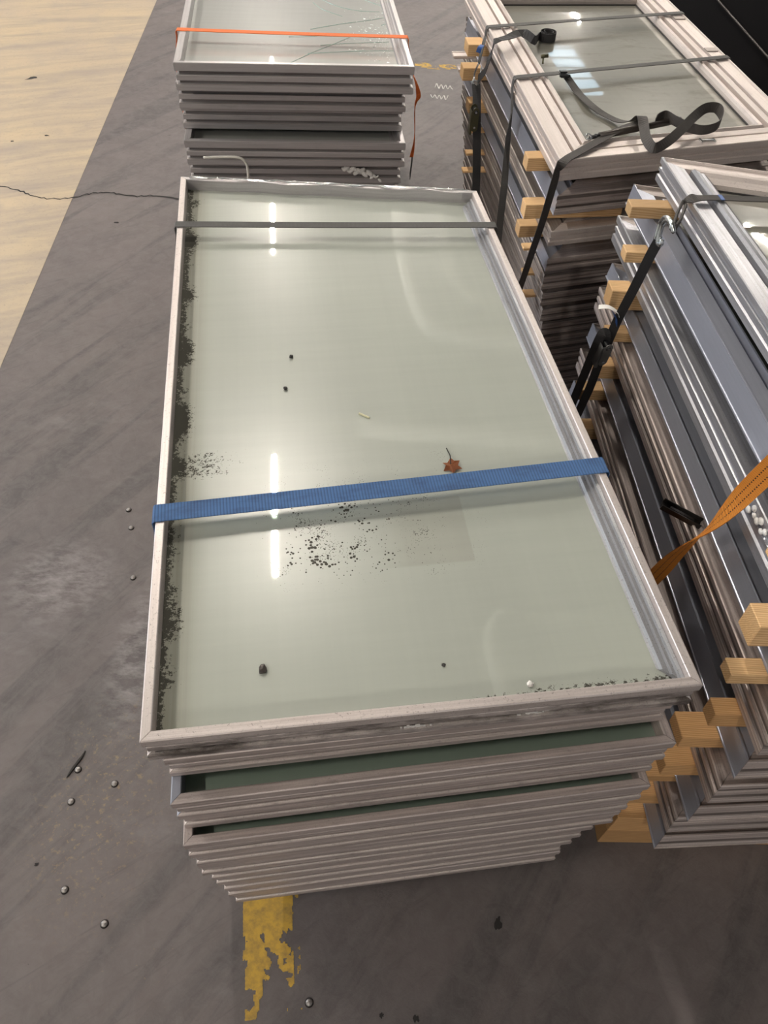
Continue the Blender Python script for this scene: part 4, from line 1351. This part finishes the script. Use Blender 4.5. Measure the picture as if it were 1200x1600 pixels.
# dark tube lying on the near rail
ra, rb = Vector((0.5244, 2.1632, 0.9560)), Vector((0.8081, 2.3115, 0.9560))
r = empty('tube', ra)
tag(r, 'dark brown tube lying along the near rail of the upper right stack', 'tube')
dd = rb - ra
bm = bmesh.new()
add_tube(bm, [dd * .10, dd], .0095, 12)
obj('barrel', bm, ROD, r, smooth=True)
bm = bmesh.new()
add_tube(bm, [Vector((0, 0, 0)), dd * .11], .0055, 10)
add_tube(bm, [dd * .055, dd * .075], .0075, 10)
obj('end_fitting', bm, BLACK_PL, r, smooth=True)
bm = bmesh.new()
add_tube(bm, spline([(-.012, 0, .004), (-.008, .005, .008), (0, .002, .006), (.004, -.003, 0), (-.003, -.006, -.003), (-.010, -.004, 0)], 3), .003, 6)
obj('screw_eye', bm, STEEL, r, smooth=True)
# pair of wooden / metal latch bits on the left inner rail
bm = bmesh.new()
add_tube(bm, [(0, 0, 0), (.022, .004, .002)], .006, 8)
add_tube(bm, [(.006, 0, -.002), (.004, -.03, -.010)], .003, 6)
o = obj('latch_pin', bm, OLIVE, loc=Vector((0.4453, 2.7643, 0.9500)), smooth=True)
tag(o, 'small rusty latch pin on the left inner rail of the upper right stack', 'latch pin')
# blue rag of label at the far hook
o = ribbon('label_tag', [(Vector((0.2615, 2.9433, 0.9159)), ce), (Vector((0.2521, 2.9254, 0.9134)), ce), (Vector((0.2470, 2.9192, 0.8991)), ce)], .016, BLUELABEL, None, 3, .0008)
tag(o, 'blue label flag on the far strap of the upper right stack', 'label')

# straps of the right stack
DE = DM @ Vector((1, 0, 0))
DN = DM @ Vector((0, 1, 0))
DZ = DM @ Vector((0, 0, 1))
d1 = Vector(dfront[0])
def dtop(x, y, h): return d1 + DM @ Vector((x, y, .058 + h))
def dl(y, h, off): return d1 + DM @ Vector((-off, y, h))
yk = 1.1370
keys = [(dtop(.80, yk + .0, .004), DN), (dtop(.4, yk + .0, .0045), DN), (dtop(.10, yk, .0048), DN), (dtop(.055, yk, .0048), DN), (dtop(.02, yk - .003, .0045), DN), (dtop(.003, yk - .006, .0045), DN + DZ * .3), (dtop(-.014, yk - .012, -.004), DN * .6 + DE * .4)]
o = ribbon('ratchet_strap', keys, .026, BROWNW, None, 4)
tag(o, 'dusty black strap across the top of the right stack', 'strap')
bm = bmesh.new()
m4 = Matrix.Translation(dtop(.068, yk, .0062)) @ DM.to_4x4()
add_box(bm, (0, 0, 0), (.008, .026, .0012), 0, m4)
bl_ = obj('label_tag', bm, BLUELABEL)
tag(bl_, 'small blue label on the black strap over the right stack', 'label')
# loop, hook
h0 = dtop(-.014, yk - .012, -.004)
hook = [(0.5567, 1.4243, 1.0997), (0.5523, 1.4349, 1.1116), (0.5476, 1.4534, 1.1094), (0.5452, 1.4652, 1.0956), (0.5452, 1.4659, 1.0794), (0.5453, 1.4633, 1.0649), (0.5454, 1.4609, 1.0546), (0.5479, 1.4463, 1.0590), (0.5478, 1.4488, 1.0692)]
hk = empty('strap_hook', hook[2])
tag(hk, 'bright zinc double hook joining two black straps on the right stack', 'hook')
c_ = Vector(hook[2])
for off in (-.007, .007):
    bm = bmesh.new()
    add_tube(bm, [Vector(p) - c_ + DN * off for p in spline(hook, 4)], .0050, 8)
    obj('wire', bm, STEEL, hk, smooth=True)
bm = bmesh.new()
t0, t1 = Vector(hook[0]) - c_, h0 - c_
nrm = (t1 - t0).cross(DN).normalized()
add_tube(bm, [t0 + DN * .004, t0.lerp(t1, .5) + DN * .014, t1 + DN * .011, t1 - DN * .011, t0.lerp(t1, .5) - DN * .014, t0 - DN * .004], .0036, 7, True)
lo_ = obj('webbing_loop', bm, BROWNW, hk, smooth=True)
lo_['label'] = 'stitched black webbing loop'
low = [
    ((0.5466, 1.4536, 1.0590), (0.8819, -0.4353, -0.1813)),
    ((0.5461, 1.4681, 1.0218), (0.8988, -0.4161, -0.1382)),
    ((0.5433, 1.4928, 0.9191), (0.9011, -0.4133, -0.1312)),
    ((0.5403, 1.5212, 0.8143), (0.9079, -0.4033, -0.1144)),
    ((0.5380, 1.5298, 0.7467), (0.9201, -0.3834, -0.0800)),
    ((0.5374, 1.5445, 0.6703), (0.9294, -0.3653, -0.0530)),
    ((0.5380, 1.5561, 0.5671), (0.9266, -0.3712, -0.0597)),
    ((0.5373, 1.5762, 0.4715), (0.9188, -0.3863, -0.0813)),
    ((0.5370, 1.6157, 0.2712), (0.9203, -0.3834, -0.0774))]
o = ribbon('ratchet_strap', [(Vector(p), Vector(s_)) for p, s_ in low], .022, BLACKW, None, 4)
tag(o, 'black strap hanging from the hook down the rear left corner of the right stack', 'strap')
low2 = [
    ((0.5300, 1.5275, 0.7021), (-0.9520, 0.3044, -0.0333)),
    ((0.5235, 1.5136, 0.7621), (-0.9632, 0.2328, -0.1346)),
    ((0.5156, 1.5125, 0.7798), (-0.1620, -0.5474, -0.8211)),
    ((0.5076, 1.5108, 0.7672), (0.8894, -0.4246, -0.1693)),
    ((0.5071, 1.5257, 0.7020), (0.9262, -0.3689, -0.0784)),
    ((0.5093, 1.5495, 0.6043), (0.9283, -0.3647, -0.0719)),
    ((0.5114, 1.5741, 0.5123), (0.9281, -0.3651, -0.0727)),
    ((0.5124, 1.6028, 0.3767), (0.9291, -0.3632, -0.0701))]
o = ribbon('strap_tail', [(Vector(p), Vector(s_)) for p, s_ in low2], .022, BLACKW, None, 5)
tag(o, 'folded black strap tail coming out of the buckle on the right stack', 'strap')
ratchet('ratchet_buckle', (0.5275, 1.5153, 0.7237), (0.0009, -0.0244, 0.1237), (-1, -.25, .1), .094, .034, 'black ratchet buckle on the strap at the rear left of the right stack', GREY_PL)
lt = empty('label_tag', (0.5383, 1.5213, 0.8159))
tag(lt, 'curled white and blue label on the black strap of the right stack', 'label')
lp_ = Vector((0.5383, 1.5213, 0.8159))
o = ribbon('white_face', [(Vector((-.050, .01, .022)), DN), (Vector((-.028, .006, .026)), DN), (Vector((-.006, 0, .018)), DN), (Vector((.0, 0, .008)), DN)], .018, WHITELABEL, lt, 4, .0006)
o = ribbon('blue_face', [(Vector((-.016, -.004, .016)), DN), (Vector((-.006, -.004, .006)), DN), (Vector((-.001, -.004, -.014)), DN)], .024, BLUELABEL, lt, 4, .0006)
# amber strap
am = [
    ((0.5813, 0.7748, 1.1348), (0.6980, -0.6944, -0.1752)),
    ((0.5808, 0.7903, 1.0714), (0.6980, -0.6944, -0.1752)),
    ((0.5754, 0.8009, 1.0079), (0.5053, -0.8446, -0.1771)),
    ((0.5701, 0.8097, 0.9483), (0.0131, -0.9804, -0.1964)),
    ((0.5676, 0.8250, 0.8871), (-0.5127, -0.8287, -0.2247)),
    ((0.5669, 0.8441, 0.8288), (-0.8630, -0.4809, -0.1547)),
    ((0.5679, 0.8721, 0.7388), (-0.9990, -0.0258, -0.0368)),
    ((0.5721, 0.8967, 0.6517), (-0.9409, 0.3336, 0.0587)),
    ((0.5759, 0.9294, 0.5412), (-0.8475, 0.5162, 0.1232))]
o = ribbon('ratchet_strap', [(Vector(p), Vector(s_)) for p, s_ in am], .034, AMBER, None, 6)
tag(o, 'twisted amber-orange strap slanting down the left side of the right stack', 'strap')

# ------------------------------------------------------------------ dark machine beyond the upper right stack
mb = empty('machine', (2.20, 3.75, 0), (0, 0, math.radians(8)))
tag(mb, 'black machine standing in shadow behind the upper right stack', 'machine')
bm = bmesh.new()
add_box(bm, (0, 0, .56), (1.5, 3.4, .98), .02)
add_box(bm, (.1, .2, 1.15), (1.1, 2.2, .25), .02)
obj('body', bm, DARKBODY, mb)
bm = bmesh.new()
add_tube(bm, [(-.764, -1.3, .70), (-.764, .4, .80)], .004, 6)
obj('edge_trim', bm, DARKMET, mb)
for yy in (-.95, -1.12):
    bm = bmesh.new()
    add_tube(bm, spline([(-.75, yy, .60), (-.80, yy, .62), (-.81, yy - .03, .58), (-.78, yy - .04, .56)], 4), .010, 8)
    obj('hose_hook', bm, DARKMET, mb, smooth=True)
for sx in (-.5, .5):
    for sy in (-1.2, 1.2):
        bm = bmesh.new()
        add_tube(bm, [(sx - .04, sy, .09), (sx + .04, sy, .09)], .09, 14)
        obj('wheel', bm, GASKET, mb, smooth=True)

# ------------------------------------------------------------------ small things
def plug(p, r, label):
    o = empty('floor_bolt', (p[0], p[1], 0))
    tag(o, label, 'bolt', 'bolt heads in the dark floor')
    bm = bmesh.new()
    bmesh.ops.create_cone(bm, cap_ends=True, segments=16, radius1=r * 1.25, radius2=r * 1.1, depth=.003, matrix=Matrix.Translation((0, 0, .0016)))
    obj('washer', bm, DARKMET, o)
    bm = bmesh.new()
    bmesh.ops.create_uvsphere(bm, u_segments=14, v_segments=7, radius=r, matrix=Matrix.Translation((0, 0, .003)) @ Matrix.Diagonal((1, 1, .45, 1)))
    add_box(bm, (0, 0, .003 + r * .42), (r * 1.5, r * .22, r * .12), 0)
    obj('head', bm, BOLT, o, smooth=True)
for p, lab in (((-0.7372, 0.6574, 0.0000), 'beside the dark scrape'), ((-0.6369, 0.6272, 0.0000), 'nearest to the centre stack corner'), ((-0.7307, 0.5785, 0.0000), 'just in front of the scrape'),
               ((-0.6853, 0.3825, 0.0000), 'farther front left'), ((-0.5765, 0.3184, 0.0000), 'lowest of the left group'), ((-0.8002, 1.4297, 0.0000), 'left of the blue strap end'),
               ((-0.7463, 1.2414, 0.0000), 'left of the centre stack below the blue strap'), ((-0.8270, 1.5018, 0.0000), 'left of the blue strap, upper'), ((-0.1052, 0.1910, 0.0000), 'right of the worn yellow line')):
    plug(p, .0075, 'small round bolt head in the floor, ' + lab)
bm = bmesh.new()
pts = spline([(-0.7591, 0.6361, 0.0020), (-0.7495, 0.6625, 0.0020), (-0.7370, 0.6912, 0.0020), (-0.7333, 0.7064, 0.0020)], 4)
add_tube(bm, pts, [.001, .002, .003, .004, .0045, .004, .0045, .004, .003, .003, .002, .002, .001][:len(pts)], 5)
o = obj('splinter', bm, DEBRIS)
tag(o, 'thin dark splinter lying on floor beside a bolt head', 'splinter')

def bit(name, p, r, m, label, cat, sc=(1, 1, .6), seed=0):
    bm = bmesh.new()
    bmesh.ops.create_icosphere(bm, subdivisions=2, radius=r)
    for v in bm.verts:
        v.co *= 1 + .5 * noise.noise(v.co * (2.2 / r) + Vector((seed, 0, 0)))
        v.co = Vector((v.co.x * sc[0], v.co.y * sc[1], v.co.z * sc[2]))
    zmin = min(v.co.z for v in bm.verts)
    o = obj(name, bm, m, loc=(p[0], p[1], p[2] - zmin + .0003))
    tag(o, label, cat)
    return o
bit('debris_flake', (-0.1632, 0.4998, 0.9050), .006, ROD, 'brown flake on the front left of the dusty top pane', 'debris', (1, 1.3, .5), 1)
bit('grit', (-0.2059, 1.2021, 0.9050), .0042, DEBRIS, 'dark grit lump on the top pane, upper of two', 'grit', (1, 1, .7), 2)
bit('grit', (-0.2056, 1.1041, 0.9050), .0042, DEBRIS, 'dark grit lump on the top pane, lower of two', 'grit', (1, 1, .7), 3)
bit('chip', (0.2238, 0.4983, 0.9050), .005, FOAM, 'white chip on the front right of the dusty top pane', 'chip', (1, 1, .5), 4)
bit('grit', (0.0988, 0.5220, 0.9050), .003, DEBRIS, 'tiny dark grit on the top pane near the front', 'grit', (1, 1, .6), 5)
bm = bmesh.new()
a_, b_ = Vector((-0.0573, 1.0459, 0.9050)), Vector((-0.0372, 1.0350, 0.9050))
add_tube(bm, [a_ + Vector((0, 0, .0022)), b_ + Vector((0, 0, .0022))], .002, 6)
tag(obj('straw', bm, STRAW), 'short pale straw on the top pane above the blue strap', 'straw')
# dead leaf with stem
lf = empty('dead_leaf', (0.1159, 0.9196, 0.9050))
tag(lf, 'small curled brown dead leaf lying above the blue strap', 'leaf')
LEAF = plain('dead_leaf_brown', (0.40, 0.15, 0.065, 1), 0.7, 0, 0.3, 0.6, 240)
bm = bmesh.new()
out_ = [(0, .022), (.006, .010), (.016, .012), (.013, .001), (.021, -.006), (.010, -.008), (.004, -.020), (-.003, -.010), (-.013, -.012), (-.009, -.001), (-.015, .006), (-.006, .009)]
cv = bm.verts.new((0, 0, .004))
rim = [bm.verts.new((x, y, .0015 + .012 * abs(noise.noise(Vector((x * 90, y * 90, 0)))))) for x, y in out_]
for k in range(len(rim)): bm.faces.new((cv, rim[k], rim[(k + 1) % len(rim)]))
bmesh.ops.solidify(bm, geom=bm.faces[:], thickness=.0006)
obj('blade', bm, LEAF, lf)
bm = bmesh.new()
add_tube(bm, spline([(0, .004, .005), (-.001, .020, .008), (-.004, .034, .004), (-.007, .046, .0015)], 4), .0010, 5)
obj('stem', bm, DEBRIS, lf)
# off-white cable against the far left stack
cp = [(-0.6861, 2.5530, 0.6548), (-0.6144, 2.5530, 0.6607), (-0.5635, 2.5530, 0.6611), (-0.5430, 2.5530, 0.6467), (-0.5368, 2.5530, 0.6224), (-0.5385, 2.5530, 0.5858)]
bm = bmesh.new()
add_tube(bm, spline(cp, 6), .0045, 8)
bm.transform((Matrix.Translation(Vector(a5.location)) @ Euler((0, 0, ayaw)).to_matrix().to_4x4()).inverted())
obj('cable', bm, CABLE, a5, smooth=True)['label'] = 'off-white cable bending down over the front'
